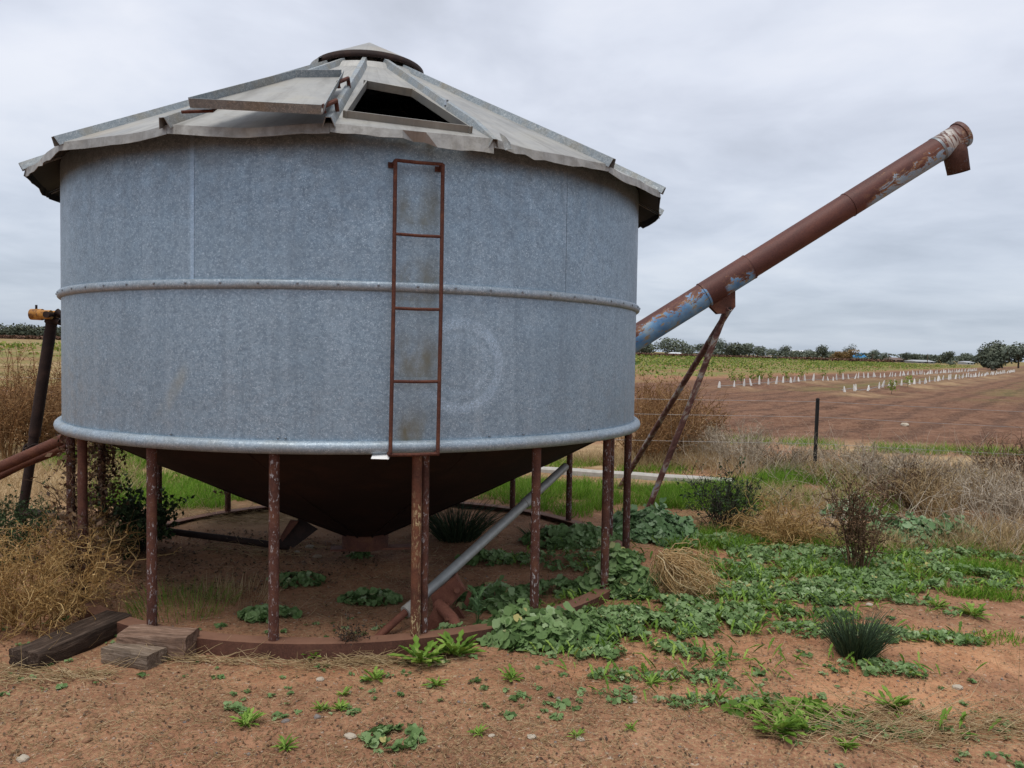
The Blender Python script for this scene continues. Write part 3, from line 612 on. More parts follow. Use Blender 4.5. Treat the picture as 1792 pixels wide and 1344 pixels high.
# --- roof
def rp(a, t):                                             # point on the roof facet edge line, t 0 top .. 1 eave
    return rz(a, RTOP + (RE - RTOP) * t, ZTOP + (ZE - ZTOP) * t)
def facet(k):
    a0 = T1 + k * DT; a1 = a0 + DT
    A, B, C, D_ = rp(a0, 0), rp(a1, 0), rp(a1, 1), rp(a0, 1)
    n = np.cross(B - A, D_ - A); n /= np.linalg.norm(n); n = n if n[2] > 0 else -n
    return A, B, C, D_, n
roof_rng = np.random.default_rng(5)
for k in range(NL):
    kk = k if k < 9 else k - NL
    A, B, C, D_, nn = facet(kk); mb = MB(); down = np.array([0, 0, -1.])
    out = (C + D_) / 2; out = np.array([out[0], out[1], 0]); out /= np.linalg.norm(out)
    if kk == 0:
        H = [onplane(*p, A, nn) for p in ((640, 151), (722, 166), (822, 233), (604, 206))]      # hatch corners: tl tr br bl
        mb.add([A, B, C, D_] + H, [(0, 1, 5, 4), (1, 2, 6, 5), (2, 3, 7, 6), (3, 0, 4, 7)])
        nu = 14; lip = []
        for i in range(nu + 1):
            s_ = i / nu; p = D_ * (1 - s_) + C * s_; drop = .042 + (.03 if s_ > .62 else .0) + .003 * math.sin(i * 1.9); tuck = -.025 if .45 < s_ < .62 else .008
            lip += [p + nn * .0005, p + out * tuck + down * drop]
        mb.add(lip, [(2 * i, 2 * i + 1, 2 * i + 3, 2 * i + 2) for i in range(nu)])
    else:
        nu, nv = 12, 8; vv = []
        ph = roof_rng.uniform(0, 6, 4)
        for j in range(nv + 1):
            t = j / nv
            for i in range(nu + 1):
                s_ = i / nu; p = (A * (1 - s_) + B * s_) * (1 - t) + (D_ * (1 - s_) + C * s_) * t
                w = math.sin(PI * s_) * t
                vv.append(p + nn * w * (-.012 * t + .006 * math.sin(3 * s_ * 2 + ph[0]) + .005 * math.sin(7 * s_ + 4 * t + ph[1])))
        for i in range(nu + 1):
            s_ = i / nu; p = D_ * (1 - s_) + C * s_; amp = .008 if kk in (1, -3, -4, 4) else .0018
            p = vv[nv * (nu + 1) + i] + out * (.006 + roof_rng.normal(0, amp * .4)) + down * (.046 + amp * math.sin(9 * s_ + ph[2]) + roof_rng.normal(0, amp * .5))
            vv.append(p)
        m_ = nu + 1
        mb.add(vv, [(j * m_ + i, j * m_ + i + 1, (j + 1) * m_ + i + 1, (j + 1) * m_ + i) for j in range(nv + 1) for i in range(nu)])
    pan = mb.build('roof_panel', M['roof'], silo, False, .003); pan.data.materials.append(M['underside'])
    if pan.data.polygons[0].normal @ Vector(nn) < 0: pan.data.flip_normals()
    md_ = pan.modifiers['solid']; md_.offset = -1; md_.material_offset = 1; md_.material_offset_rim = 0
    if kk == 0:
        hatch_panel = pan
# ribs: folded standing seams on each joint
for k in range(NL):
    kk = k if k < 9 else k - NL
    a = T1 + kk * DT; p0, p1 = rp(a, -.02), rp(a, 1.012); d = p1 - p0; d /= np.linalg.norm(d)
    sd_ = np.array([math.cos(a), math.sin(a), 0]); up_ = np.cross(d, sd_); up_ = up_ if up_[2] > 0 else -up_
    mb = MB(); N_ = 7; vv = []
    bend = .05 if kk == 1 else 0
    for i in range(N_ + 1):
        t = i / N_; c = p0 + (p1 - p0) * t + sd_ * (.004 * math.sin(5 * t + kk)) + up_ * (-.03 * (t > .93) * (kk == 1))
        w = .027 + .003 * math.sin(9 * t + kk); hh = .034 + .004 * math.sin(4 * t + 2 * kk)
        vv += [c - sd_ * w - up_ * .012, c - sd_ * w * .45 + up_ * hh, c + sd_ * w * .45 + up_ * hh, c + sd_ * w - up_ * .012]
    ff = [(4 * i + j, 4 * i + j + 1, 4 * i + j + 5, 4 * i + j + 4) for i in range(N_) for j in range(3)]
    mb.add(vv, ff); mb.build('roof_rib', M['rib'], silo, False, .0035)
# hatch curb: four upstanding lips
A, B, C, D_, nn = facet(0)
curb_e = []
for i in range(4):
    p, q = H[i], H[(i + 1) % 4]; c = sum(H) / 4
    ins = (c - (p + q) / 2); ins -= nn * (ins @ nn); e = (q - p) / np.linalg.norm(q - p); ins -= e * (ins @ e); ins /= np.linalg.norm(ins)
    p2, q2 = p - e * .012, q + e * .012
    MB().hexa([p2 - nn * .01, q2 - nn * .01, q2 - nn * .01 + ins * .008, p2 - nn * .01 + ins * .008, p2 + nn * .034, q2 + nn * .034, q2 + nn * .034 + ins * .008, p2 + nn * .034 + ins * .008]).build('hatch_curb', M['curb'], hatch_panel)
# hatch lid: a shallow tray flipped open onto the neighbouring panel
A, B, C, D_, nn = facet(-1); A2 = A + nn * .062
L4 = [onplane(*p, A2, nn) for p in ((520, 147), (598, 136), (563, 199), (336, 199))]
L4[0] = L4[0] + nn * .03; L4[3] = L4[3] + nn * .03
ln = np.cross(L4[1] - L4[0], L4[3] - L4[0]); ln /= np.linalg.norm(ln); ln = ln if ln[2] > 0 else -ln
lid = MB().add(L4 + [p + ln * .004 for p in L4], [(3, 2, 1, 0), (4, 5, 6, 7), (0, 1, 5, 4), (1, 2, 6, 5), (2, 3, 7, 6), (3, 0, 4, 7)]).build('hatch_lid', M['roof'], silo)
for i in range(4):
    p, q = L4[i], L4[(i + 1) % 4]; c = sum(L4) / 4; ins = c - (p + q) / 2; e = (q - p) / np.linalg.norm(q - p); ins -= e * (ins @ e); ins /= np.linalg.norm(ins)
    ou = -ins * .008
    MB().hexa([p - ln * .003, q - ln * .003, q - ln * .003 - ins * .004, p - ln * .003 - ins * .004, p + ou + ln * .042, q + ou + ln * .042, q + ou + ln * .042 - ins * .004, p + ou + ln * .042 - ins * .004]).build('lid_lip', M['rib'], lid)
for c0, c1 in (((588, 176), (566, 186)), ((609, 137), (592, 144))):
    p, q = onplane(*c0, A + nn * .075, nn), onplane(*c1, A + nn * .075, nn)
    MB().tube([p - nn * .05, p, q, q - nn * .03], .011, 8).build('hinge_rod', M['ladder'], lid, True)
p, q, r = [onplane(*c, A + nn * .06, nn) for c in ((318, 196), (372, 194), (382, 186))]
MB().tube([p, q, r], .008, 8).build('latch_rod', M['ladder'], lid, True)
hk = [onplane(*c, facet(0)[0] + nn * .05, facet(0)[4]) for c in ((779, 185), (780, 176), (784, 176))]
MB().tube(hk, .006, 6).build('hatch_hook', M['galv'], hatch_panel, True)
# torn metal tab beside the front rib
A, B, C, D_, nn = facet(0); q = [C + np.array(v) for v in ((.025, -.02, .025), (.05, -.022, .012), (.075, -.032, -.02), (.082, -.035, -.055), (.052, -.035, -.062), (.04, -.028, -.02))]
MB().prism(q, (.004, .006, 0)).build('torn_tab', M['rib'], silo)
# neck, collar skirt and cap
MB().lathe([(RTOP + .06, ZTOP - .045), (RTOP + .02, ZTOP + .012), (.335, ZTOP + .03), (.29, ZTOP + .11)], 17 * 4).build('roof_collar', M['roof'], silo, True, .003)
for k in range(NL):
    a0 = T1 + k * DT + .045; a1 = T1 + (k + 1) * DT - .045
    MB().lathe([(RTOP + .085, ZTOP - .055), (RTOP + .05, ZTOP - .008), (RTOP - .02, ZTOP + .02)], 5, a0, a1).build('collar_tab', M['roof'], silo, False, .003)
cap = empty('roof_cap', rz(0, 0, 0)); cap.parent = silo
capm = MB().lathe([(.392, 3.585), (.394, 3.602), (.2, 3.70), (.004, 3.80)], 48); capm.build('cap_cone', M['roof'], cap, True, .003)
MB().lathe([(.398, 3.555), (.396, 3.60)], 48, -2.6, 1.9).build('cap_rim', M['dark'], cap, True, .003)
MB().lathe([(.43, 3.53), (.425, 3.575), (.36, 3.612)], 8, -1.75, -.95).build('torn_cap_edge', M['rib'], cap, False, .003)
for k in range(6):
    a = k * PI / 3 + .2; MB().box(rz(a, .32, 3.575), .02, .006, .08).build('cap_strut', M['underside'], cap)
# --- ladder, held off the wall by short brackets
lad = empty('ladder', (0, 0, 0)); lad.parent = silo
LR = R_ + .075; e1 = np.array([math.cos(LTH), math.sin(LTH), 0])
def lp(s, z): return rz(LTH, LR, z) + e1 * s
def lz(px, py):
    n = rz(LTH, 1, 0); return onplane(px, py, rz(LTH, LR, 0), n)
zt_ = (lz(693, 280)[2] + lz(776, 288)[2]) / 2; zb_ = (lz(684, 793)[2] + lz(766, 797)[2]) / 2
sl, sr = (lz(692, 282) - lp(0, 0)) @ e1, (lz(775, 290) - lp(0, 0)) @ e1; sl2, sr2 = (lz(683, 793) - lp(0, 0)) @ e1, (lz(766, 797) - lp(0, 0)) @ e1
for a_, b_ in ((sl, sl2), (sr, sr2)):
    MB().tube([lp(a_, zt_), lp((a_ + b_) / 2 + .003, (zt_ + zb_) / 2), lp(b_, zb_)], .0098, 10).build('stile', M['ladder'], lad, True)
    for z_, s_ in ((zt_ - .005, a_), (zb_, b_)):
        MB().tube([lp(s_, z_), rz(LTH, R_ - .002, z_) + e1 * s_ * .99], .011, 8).build('stand_off', M['ladder'], lad, True)
        if z_ > 2: MB().box(rz(LTH, R_ + .006, z_ - .004) + e1 * (s_ - .008), .034, .008, .026, (e1, rz(LTH, 1, 0), np.array([0, 0, 1.]))).build('mount_pad', M['ladder'], lad)
for i, f_ in enumerate((0, .2475, .4985, .748, 1)):
    z_ = zt_ + (zb_ - zt_) * f_; s0, s1 = sl + (sl2 - sl) * f_, sr + (sr2 - sr) * f_
    MB().tube([lp(s0, z_), lp((s0 + s1) / 2, z_ - .002), lp(s1, z_)], .0078 if 0 < i < 4 else .0088, 8).build('rung', M['ladder'], lad, True)
# --- drawbar of the silo on the left
pA = loc_(atd(112, 768, 5.35)); pB = loc_(atd(-420, 1003, 5.2))
MB().tube([pA, pB], .036, 14).build('drawbar', M['rust'], silo, True)
MB().tube([pA + [0, .08, -.06], loc_(atd(40, 812, 5.5)), pB + [.3, .1, .02]], .03, 12).build('drawbar_brace', M['rust'], silo, True)
pA = loc_(atd(60, 899, 6.35)); pB = loc_(atd(505, 957, 5.95))
MB().tube([pA, pB], .026, 12).build('drive_shaft', M['dark'], silo, True)

# paper tag dangling from the ladder foot
c = atd(667, 797, 3.92); ax = (R0, F0 * .93 + np.array([0, 0, .36]), np.array([0, 0, 1]) * .93 - F0 * .36)
tg = MB().box((0, 0, 0), .088, .075, .0016, ax).build('paper_tag', M['card']); tg.location = c
tag(tg, 'small white card tag hanging at the foot of the silo ladder', 'tag')
mk = MB().lathe([(.011, 0), (.014, 0)], 14).build('printed_mark', M['ink'], tg, False, .0004); mk.location = tuple(-ax[2] * .0014); mk.rotation_euler = Vector(ax[2]).to_track_quat('Z', 'Y').to_euler()
mk.location = tuple(-ax[2] * .0016 + R0 * .01)
# ================================================================== auger leaning past the silo
A = atd(1118, 588, 7.6); B = atd(1683, 235, 7.6); zd = (B - A) / np.linalg.norm(B - A); LEN = np.linalg.norm(B - A)
xd = np.array([0, 0, 1.]) - zd * zd[2]; xd /= np.linalg.norm(xd); yd = np.cross(zd, xd)
AM = np.stack([xd, yd, zd], 1); aloc = lambda p: AM.T @ (np.asarray(p) - A)
foot_t = -2.95
aug = empty('grain_auger', (0, 0, 0)); mm = Matrix.Identity(4)
for i in range(3):
    for j in range(3): mm[i][j] = AM[i][j]
    mm[i][3] = A[i]
aug.matrix_world = mm
tag(aug, 'long rusty auger tube with flaking blue paint rising behind the silo', 'auger')
AR = .121
def ztube(z0, z1, r, n=32): return MB().tube([(0, 0, z0 + (z1 - z0) * i / 8) for i in range(9)], r, n)
ztube(foot_t, .76, AR).build('lower_tube', M['auger'], aug, True)
ztube(.74, 1.26, AR + .006).build('sleeve_tube', M['auger'], aug, True)
ztube(1.2, 2.42, AR - .001).build('middle_tube', M['auger'], aug, True)
ztube(2.38, LEN - .02, AR + .001).build('outer_tube', M['auger'], aug, True)
for z_ in (.742, 1.255, 2.385): ztube(z_ - .004, z_ + .004, AR + (.0085 if z_ < 2 else .004)).build('joint_ring', M['auger'], aug, True)
MB().tube([(0, 0, LEN - .03), (0, 0, LEN + .008), (0, 0, LEN + .02)], [AR + .012, AR + .012, AR - .02], 32).build('end_cap', M['auger'], aug, True)
sp = LEN - .115
sq = np.array([[-.02, 0, sp], [-.12, 0, sp - .03], [-.30, 0, sp - .095]])
spm = MB().tube(sq, [.108, .106, .098], 24, cap=False); spm.build('spout', M['spout'], aug, True, .004)
ztube(LEN - .29, LEN - .265, AR + .004).build('spout_strap', M['galv'], aug, True)
br = MB().prism([(-.10, -.03, .72), (-.10, -.03, 1.02), (-.25, -.03, .93), (-.275, -.03, .86), (-.22, -.03, .75)], (0, .012, 0)).build('bracket', M['rust'], aug)
MB().prism([(-.10, .035, .72), (-.10, .035, 1.02), (-.25, .035, .93), (-.275, .035, .86), (-.22, .035, .75)], (0, .012, 0)).build('bracket', M['rust'], aug)
MB().tube([(-.235, -.06, .87), (-.235, .07, .87)], .016, 10).build('pivot_pin', M['dark'], aug, True)
MB().box((-.04, -AR - .004, .98), .03, .02, .36).build('clamp_bar', M['dark'], aug)
pin = np.array([-.235, 0, .87])
f1 = gpt(1131, 893) - [0, 0, .05]; f2 = gpt(1080, 852) - [0, 0, .05]
for f_, o_ in ((f1, -.045), (f2, .055)):
    MB().tube([pin + [0, o_, 0], aloc(f_ * .5 + (A + AM @ pin) * .5), aloc(f_)], .03, 12).build('support_strut', M['strut'], aug, True)

# ================================================================== drive shaft standing on the left, with its universal joint
b0 = atd(40, 893, 6.35); b1 = atd(88, 580, 6.25)
pto = empty('drive_shaft_stand', b0); rel = lambda p: np.asarray(p) - b0
tag(pto, 'dark upright drive shaft with yellow universal joint leaning left of the silo', 'drive shaft')
dv = (b1 - b0) / np.linalg.norm(b1 - b0)
MB().tube([rel(b0 - dv * .1), rel(b0 + (b1 - b0) * .45)], .037, 14).build('lower_tube', M['dark'], pto, True)
MB().tube([rel(b0 + (b1 - b0) * .42), rel(b1)], .043, 14).build('upper_tube', M['dark'], pto, True)
MB().tube([rel(b1 - dv * .01), rel(b1 + dv * .06), rel(b1 + dv * .07), rel(b1 + dv * .12)], [.04, .042, .052, .05], 14).build('shaft_collar', M['dark'], pto, True)
yc = atd(88, 551, 6.2); yk = rel(yc)
MB().tube([yk - R0 * .15, yk - R0 * .06], [.043, .045], 16).build('yoke_socket', M['yellow'], pto, True)
for s_ in (-1, 1):
    MB().tube([yk - R0 * .075 + F0 * s_ * .012, yk - R0 * .04 + F0 * s_ * .048, yk + R0 * .035 + F0 * s_ * .05], [.036, .034, .036], 12).build('yoke_arm', M['yellow'], pto, True)
    MB().tube([yk + R0 * .02 + F0 * s_ * .06, yk + R0 * .02 + F0 * s_ * .092], .026, 12).build('bearing_cup', M['dark'], pto, True)
MB().tube([yk + R0 * .02 - F0 * .07, yk + R0 * .02 + F0 * .07], .022, 10).build('joint_cross', M['dark'], pto, True)
MB().tube([rel(b1 + dv * .1), yk + R0 * .085 - np.array([0, 0, .06]), yk + R0 * .10, yk + R0 * .05 + np.array([0, 0, .025])], [.03, .026, .024, .03], 10).build('lower_yoke', M['dark'], pto, True)
MB().tube([yk - R0 * .11 + [0, 0, .04], yk - R0 * .11 + [0, 0, .075]], .009, 8).build('locking_pin', M['dark'], pto, True)
MB().tube([rel(b0) + [-.05, 0, -.02], rel(b0) + [.1, 0, -.03], rel(b0) + [.22, .03, -.05]], .04, 8).build('foot_fork', M['dark'], pto, True)
# wire lashing round shaft and drawbar
lc = b0 + (b1 - b0) * .34
for k in range(4):
    pts = [rel(lc + dv * (k * .025 - .04) + (R0 * math.cos(t) + F0 * math.sin(t)) * (.06 + .006 * math.sin(3 * t + k)) + np.array([0, 0, .02 * math.sin(2 * t + k)])) for t in np.linspace(0, 2 * PI, 14)]
    MB().tube(pts, .006, 5, False).build('lashing_wire', M['dark'], pto, True)

# ================================================================== galvanised prop leaning through the legs
q0, q1 = atd(657, 1119, 4.2), atd(990, 816, 5.5); pp = empty('prop_pole', q0)
tag(pp, 'galvanised telescopic pole leaning across under the silo, rusty at its foot', 'pole')
d_ = q1 - q0; at_ = lambda t: d_ * t
# perspective: position along the pole for each mark is set by its pixel column
MB().tube([at_(0), at_(.16)], .021, 14).build('rusty_foot', M['rustred'], pp, True)
MB().tube([at_(.125), at_(.185)], [.036, .031], 16).build('foot_sleeve', M['concrete'], pp, True)
MB().tube([at_(.18), at_(.78)], .0295, 18).build('main_tube', M['pole'], pp, True)
MB().tube([at_(.735), at_(.80)], .034, 18).build('joint_sleeve', M['pole'], pp, True)
MB().tube([at_(.79), at_(1)], .027, 18).build('top_tube', M['pole'], pp, True)

# ================================================================== rusty bracket inside the ring
bk = empty('rusty_hitch', gpt(770, 1108)); tag(bk, 'rusty steel hitch bracket with pipe stub by the front silo leg', 'hitch')
bo = np.array(bk.location)
def plate(pxs, d, th, name, mt='rustred', off=(.35, .9, .1)):
    o_ = np.array(off) / np.linalg.norm(off) * th
    return MB().prism([atd(x, y, d) - bo for x, y in pxs], o_).build(name, M[mt], bk)
plate([(754, 1042), (796, 1008), (814, 1034), (784, 1064), (760, 1066)], 4.45, .03, 'top_plate')
plate([(738, 1104), (760, 1062), (786, 1060), (768, 1112), (740, 1118)], 4.38, .03, 'front_plate')
plate([(776, 1025), (798, 1004), (804, 1020), (790, 1030)], 4.6, .03, 'rear_plate')
plate([(812, 1056), (822, 1025), (828, 1028), (818, 1062)], 4.62, .012, 'side_bar')
plate([(800, 1062), (824, 1100), (815, 1110), (790, 1070)], 4.6, .02, 'cross_bar')
MB().tube([atd(766, 1056, 4.42) - bo, atd(790, 1082, 4.34) - bo, atd(806, 1110, 4.26) - bo], [.034, .036, .034], 14).build('pipe_stub', M['rustred'], bk, True)
MB().tube([atd(784, 1074, 4.36) - bo, atd(784, 1090, 4.3) - bo], .02, 10).build('pipe_lug', M['rust'], bk, True)
MB().tube([atd(800, 1033, 4.44) - bo, atd(800, 1033, 4.40) - bo], .017, 12).build('pivot_boss', M['rust'], bk, True)

# ================================================================== timbers
def timber(name, c, ln, w, h, yaw, mt, label, tilt=0, seed=0):
    g = np.random.default_rng(seed); nx_, ny_, nz_ = 14, 5, 4; import bmesh
    bm = bmesh.new(); bmesh.ops.create_cube(bm, size=1); bmesh.ops.subdivide_edges(bm, edges=bm.edges[:], cuts=5, use_grid_fill=True)
    for v in bm.verts:
        x, y, z = v.co; edge = (abs(abs(y) - .5) < .01) + (abs(abs(z) - .5) < .01)
        sh = 1 - .06 * (edge == 2) * g.uniform(.2, 1.6)
        n_ = math.sin(x * 9 + seed) * .03 + math.sin(x * 23 + y * 7 + seed * 2) * .02 + g.normal(0, .015)
        v.co = (x * ln * (1 + g.normal(0, .012) * (abs(x) > .45)), y * w * sh * (1 + n_), z * h * sh * (1 + n_ * (1.3 if z > 0 else .2)))
    me_ = bpy.data.meshes.new(name); bm.to_mesh(me_); bm.free()
    o = link(name, me_, mt, None, True); o.location = (c[0], c[1], float(hgt(c[0], c[1])) + h * .46 + tilt); o.rotation_euler = (0, 0, yaw)
    return tag(o, label, 'timber')
pa, pb = gnd(66, 1163), gnd(190, 1108); dd = pb - pa
timber('timber_sleeper', (pa + pb) / 2, .60, .18, .10, math.atan2(dd[1], dd[0]), M['wood_dark'], 'long dark split sleeper lying left of the two timber blocks', 0, 1)
pa, pb = gnd(174, 1161), gnd(266, 1178); dd = pb - pa; nrm = np.array([-dd[1], dd[0], 0]) / np.linalg.norm(dd)
timber('timber_block', (pa + pb) / 2 + nrm * .055, .275, .13, .078, math.atan2(dd[1], dd[0]), M['wood_grey'], 'short low grey timber block in front of the taller block', 0, 2)
pa, pb = gnd(204, 1152), gnd(320, 1160); dd = pb - pa
timber('timber_block', (pa + pb) / 2 + nrm * .06, .36, .14, .125, math.atan2(dd[1], dd[0]) , M['wood_tan'], 'tan timber block butted against the rusty silo base ring', 0, 3)

# ================================================================== fallen concrete post behind
p0, p1 = gpt(888, 822), gpt(1284, 848)
cp = MB(); dv_ = p1 - p0; sd_ = np.array([-dv_[1], dv_[0], 0]); sd_ /= np.linalg.norm(sd_)
pr = []
for i in range(13):
    t = i / 12; c_ = p0 + dv_ * t + [0, 0, .0 + .003 * math.sin(i * 2.1)]
    pr.append([c_ - sd_ * .085 - [0, 0, .07], c_ - sd_ * .08 + [0, 0, .05], c_ - sd_ * .055 + [0, 0, .068], c_ + sd_ * .055 + [0, 0, .068], c_ + sd_ * .085 - [0, 0, .07]])
cp.add([v for r_ in pr for v in r_], [(5 * i + j, 5 * i + (j + 1) % 5, 5 * i + 5 + (j + 1) % 5, 5 * i + 5 + j) for i in range(12) for j in range(5)] + [(0, 1, 2, 3, 4), (60, 61, 62, 63, 64)])
tag(cp.build('concrete_post', M['concrete'], None, False), 'pale concrete post lying in the grass behind the silo', 'post')

# ================================================================== fence
def picket(p, h, label):
    o = empty('fence_post', p); tag(o, label, 'post')
    m = MB(); r3 = [(math.cos(a), math.sin(a)) for a in (-PI / 2 + .3, PI / 6 + .3, 5 * PI / 6 + .3)]
    for cx, cy in r3: m.box((cx * .013, cy * .013, h / 2 - .15), .026, .006, h + .3, (np.array([cx, cy, 0]), np.array([-cy, cx, 0]), np.array([0, 0, 1.])))
    m.build('picket_blade', M['picket'], o); 
    MB().tube([(0, 0, h - .03), (0, 0, h + .006)], .016, 8).build('picket_cap', M['picket'], o)
    return o
P1 = gpt(1425, 838); picket(P1, 1.04, 'black steel star picket standing in the wire fence')
PL = np.array([-13.0, 10.2, 0]); PM = np.array([-2.6, 5.6, 0]); PR = np.array([14.5, 1.2, 0])
wl_ = []
for i, hz_ in enumerate((1.0, .80, .45)):
    pts = []
    for a_, b_ in ((PL, PM), (PM, P1), (P1, PR)):
        for k in range(10):
            t = k / 10; p = a_ * (1 - t) + b_ * t; zz = (float(hgt(a_[0], a_[1])) * (1 - t) + float(hgt(b_[0], b_[1])) * t)
            pts.append([p[0], p[1], zz + hz_ - .05 * math.sin(PI * t)])
    w_ = MB().tube(pts, .0021, 4, False).build('fence_wire', M['wire'])
    tag(w_, ('top', 'middle', 'lowest')[i] + ' wire of the fence strung past the black picket', 'wire', 'fence wires')

# ================================================================== vine guards in two rows
gm = MB(); prof = [(.0, .066, .05), (.12, .058, .042), (.26, .04, .024), (.35, .02, .01)]; vv = []
for z_, a_, b_ in prof: vv += [(a_ * math.cos(t), b_ * math.sin(t), z_) for t in np.linspace(0, 2 * PI, 8, endpoint=False)]
gm.add(vv, [(8 * i + k, 8 * i + (k + 1) % 8, 8 * i + 8 + (k + 1) % 8, 8 * i + 8 + k) for i in range(3) for k in range(8)] + [tuple(range(24, 32))])
gme = None
for v0, u0_, lab, grp in ((0, .0, 'white plastic vine guard in the far row beside the green vines', 'far row of vine guards'), (ROW2, 1.9, 'white plastic vine guard in the near row beside bare soil', 'near row of vine guards')):
    u = u0_; gi = 0
    while u < 98:
        p = onto(ROWA + RD * (u + rng.normal(0, .18)) + RN * (v0 + rng.normal(0, .07)))
        if gme is None: o = gm.build('vine_guard', M['guard'], None, True); gme = o.data
        else: o = link('vine_guard', gme, None)
        s_ = rng.uniform(.85, 1.15); o.location = p - [0, 0, .02]; o.rotation_euler = (rng.normal(0, .12), rng.normal(0, .12), rng.uniform(0, 3)); o.scale = (s_, s_, rng.uniform(.75, 1.25))
        tag(o, (ORD[gi] + ' ' + lab.replace(' in the', ' from the near end of the').split(' beside')[0]) if gi < 16 else lab.replace('in the', 'far along the'), 'vine guard', grp); gi += 1; u += rng.uniform(1.15, 1.65) if u > 12 else rng.uniform(.95, 1.7)
    pts = []
    for k in range(60):
        p = onto(ROWA + RD * (u0_ + k * 1.65) + RN * (v0 + .12)); pts.append(p + [0, 0, .05 + .02 * math.sin(k * 1.7)])
    dl = MB().tube(pts, .016, 5, False).build('drip_line', M['wire'])
    tag(dl, 'grey irrigation hose along the ' + ('far' if v0 == 0 else 'near') + ' row of vine guards', 'hose')
# ================================================================== far trees, buildings, vineyard
def crown(g, lobes, n, size, m=0, geo=None, sq=1.):
    geo = geo or Geo(); w = np.array([l[3] * l[4] * l[5] for l in lobes]) ** .67; w /= w.sum(); pick = g.choice(len(lobes), n, p=w)
    Lb = np.array(lobes)[pick]; d = g.normal(0, 1, (n, 3)); d /= np.linalg.norm(d, axis=1, keepdims=True)
    r = g.uniform(.25, 1, n) ** .45; r *= 1 + g.normal(0, .10, n)
    P = Lb[:, :3] + d * r[:, None] * Lb[:, 3:6]
    V, T, i = inst(*LEAF4, P, rotmats(d + g.normal(0, .8, (n, 3)) + [0, 0, .5], g), size * g.uniform(.6, 1.5, n))
    geo.add(V, T, np.clip(.42 + .30 * d[:, 2] + g.normal(0, .2, n), 0, 1)[i], m); return geo  # leaves facing up get a lighter tint: light from above painted in
def tree(px, base_y, w_px, h_px, depth, kind, label, group=None, seed=0, n=700, trunk=.25, name='tree'):
    g = np.random.default_rng(seed); b = atd(px, base_y, depth); b = onto(b); sc = depth / FPX; w, h = w_px * sc, h_px * sc
    o = empty(name, b); tag(o, label, 'tree', group); nl = g.integers(5, 9); lobes = []
    for k in range(nl):
        a = g.uniform(0, 2 * PI); rr_ = g.uniform(0, .30) * w; zz = h * g.uniform(trunk + .18, .86)
        s_ = g.uniform(.2, .34) * (1.15 - abs(zz / h - .6)); lobes.append((rr_ * math.cos(a), rr_ * math.sin(a), zz, w * s_, w * s_, min(h * s_ * .9, w * s_ * .9)))
    lobes.append((0, 0, h * .62, w * .3, w * .3, h * .28))
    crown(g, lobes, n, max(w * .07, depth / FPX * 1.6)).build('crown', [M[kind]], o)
    tb = MB(); top = np.array([g.normal(0, .06) * w, 0, h * .6]); tb.tube([(0, 0, -.3), top * .5, top], [h * .035, h * .028, h * .012], 7)
    for k in range(3):
        l_ = lobes[k]; tb.tube([top * g.uniform(.4, .8), np.array(l_[:3])], [h * .016, h * .006], 5)
    tb.build('trunk', M['bark'], o, True); return o
FT = [  # px, width, height, kind, distance   (bases along the far field edge)
 (1128, 46, 30, 'tree', 330), (1172, 44, 38, 'tree', 330), (1205, 34, 22, 'tree', 350), (1228, 30, 24, 'treed', 350), (1250, 28, 36, 'tree', 360), (1262, 22, 38, 'tree', 340), (1284, 46, 32, 'treed', 330),
 (1305, 36, 26, 'tree', 340), (1328, 30, 22, 'tree', 340), (1350, 24, 18, 'tree', 350), (1374, 24, 26, 'treed', 340), (1394, 18, 16, 'tree', 360), (1414, 20, 18, 'tree', 380),
 (1437, 26, 28, 'treed', 320), (1455, 22, 16, 'tree', 330), (1466, 20, 20, 'treea', 310), (1484, 26, 23, 'treea', 312), (1482, 22, 30, 'treed', 330), (1510, 26, 14, 'tree', 350), (1530, 26, 21, 'tree', 330), (1547, 18, 18, 'tree', 340),
 (1586, 12, 22, 'treed', 320), (1600, 18, 18, 'treed', 320), (1618, 20, 15, 'treed', 330), (1634, 22, 14, 'tree', 350), (1656, 26, 24, 'treed', 320), (1686, 24, 20, 'tree', 330), (1700, 20, 16, 'tree', 340)]
hor = lambda px: 672 - 61.6 + (px - 896) * .02763
ctr = {}
FT.sort(key=lambda q: q[0])
for i, (px, w, h, kd, d) in enumerate(FT):
    ctr[kd] = ctr.get(kd, -1) + 1; od = ORD[ctr[kd]]
    lab = {'tree': od + ' grey green gum from the silo in the skyline tree line', 'treed': od + ' dark rounded tree from the silo in the skyline tree line', 'treea': od + ' orange brown autumn tree left of the blue roof'}[kd]
    tree(px, hor(px) + 1.6 * FPX / d, w * 1.3, h * .95, d, kd, lab, 'distant tree line, ' + {'tree': 'gums', 'treed': 'dark trees', 'treea': 'autumn trees'}[kd], 100 + i, 900, .0)
tree(1735, 650, 66, 38, 128, 'treed', 'dense dark bushy tree at the far end of the guard rows', None, 301, 2600, .02, 'bushy_tree')
tree(1742, 642, 60, 46, 190, 'treed', 'tall dark gum tree behind the bushy tree at the right edge', None, 302, 1500, .2, 'gum_tree')
tree(1782, 644, 70, 46, 180, 'tree', 'broad grey green gum tree at the right edge of the field', None, 303, 1500, .2, 'gum_tree')
tree(1735, 652, 26, 18, 125, 'tree', 'small pale shrub at the foot of the dense bushy tree', None, 304, 500, .05, 'shrub')
tree(1663, 641, 28, 9, 200, 'tree', 'low green shrub out in the green field near the guard rows', None, 305, 400, .02, 'shrub')
tree(1357, 630, 14, 8, 230, 'treed', 'small dark shrub alone in the green field below the white shed', None, 306, 250, .02, 'shrub')
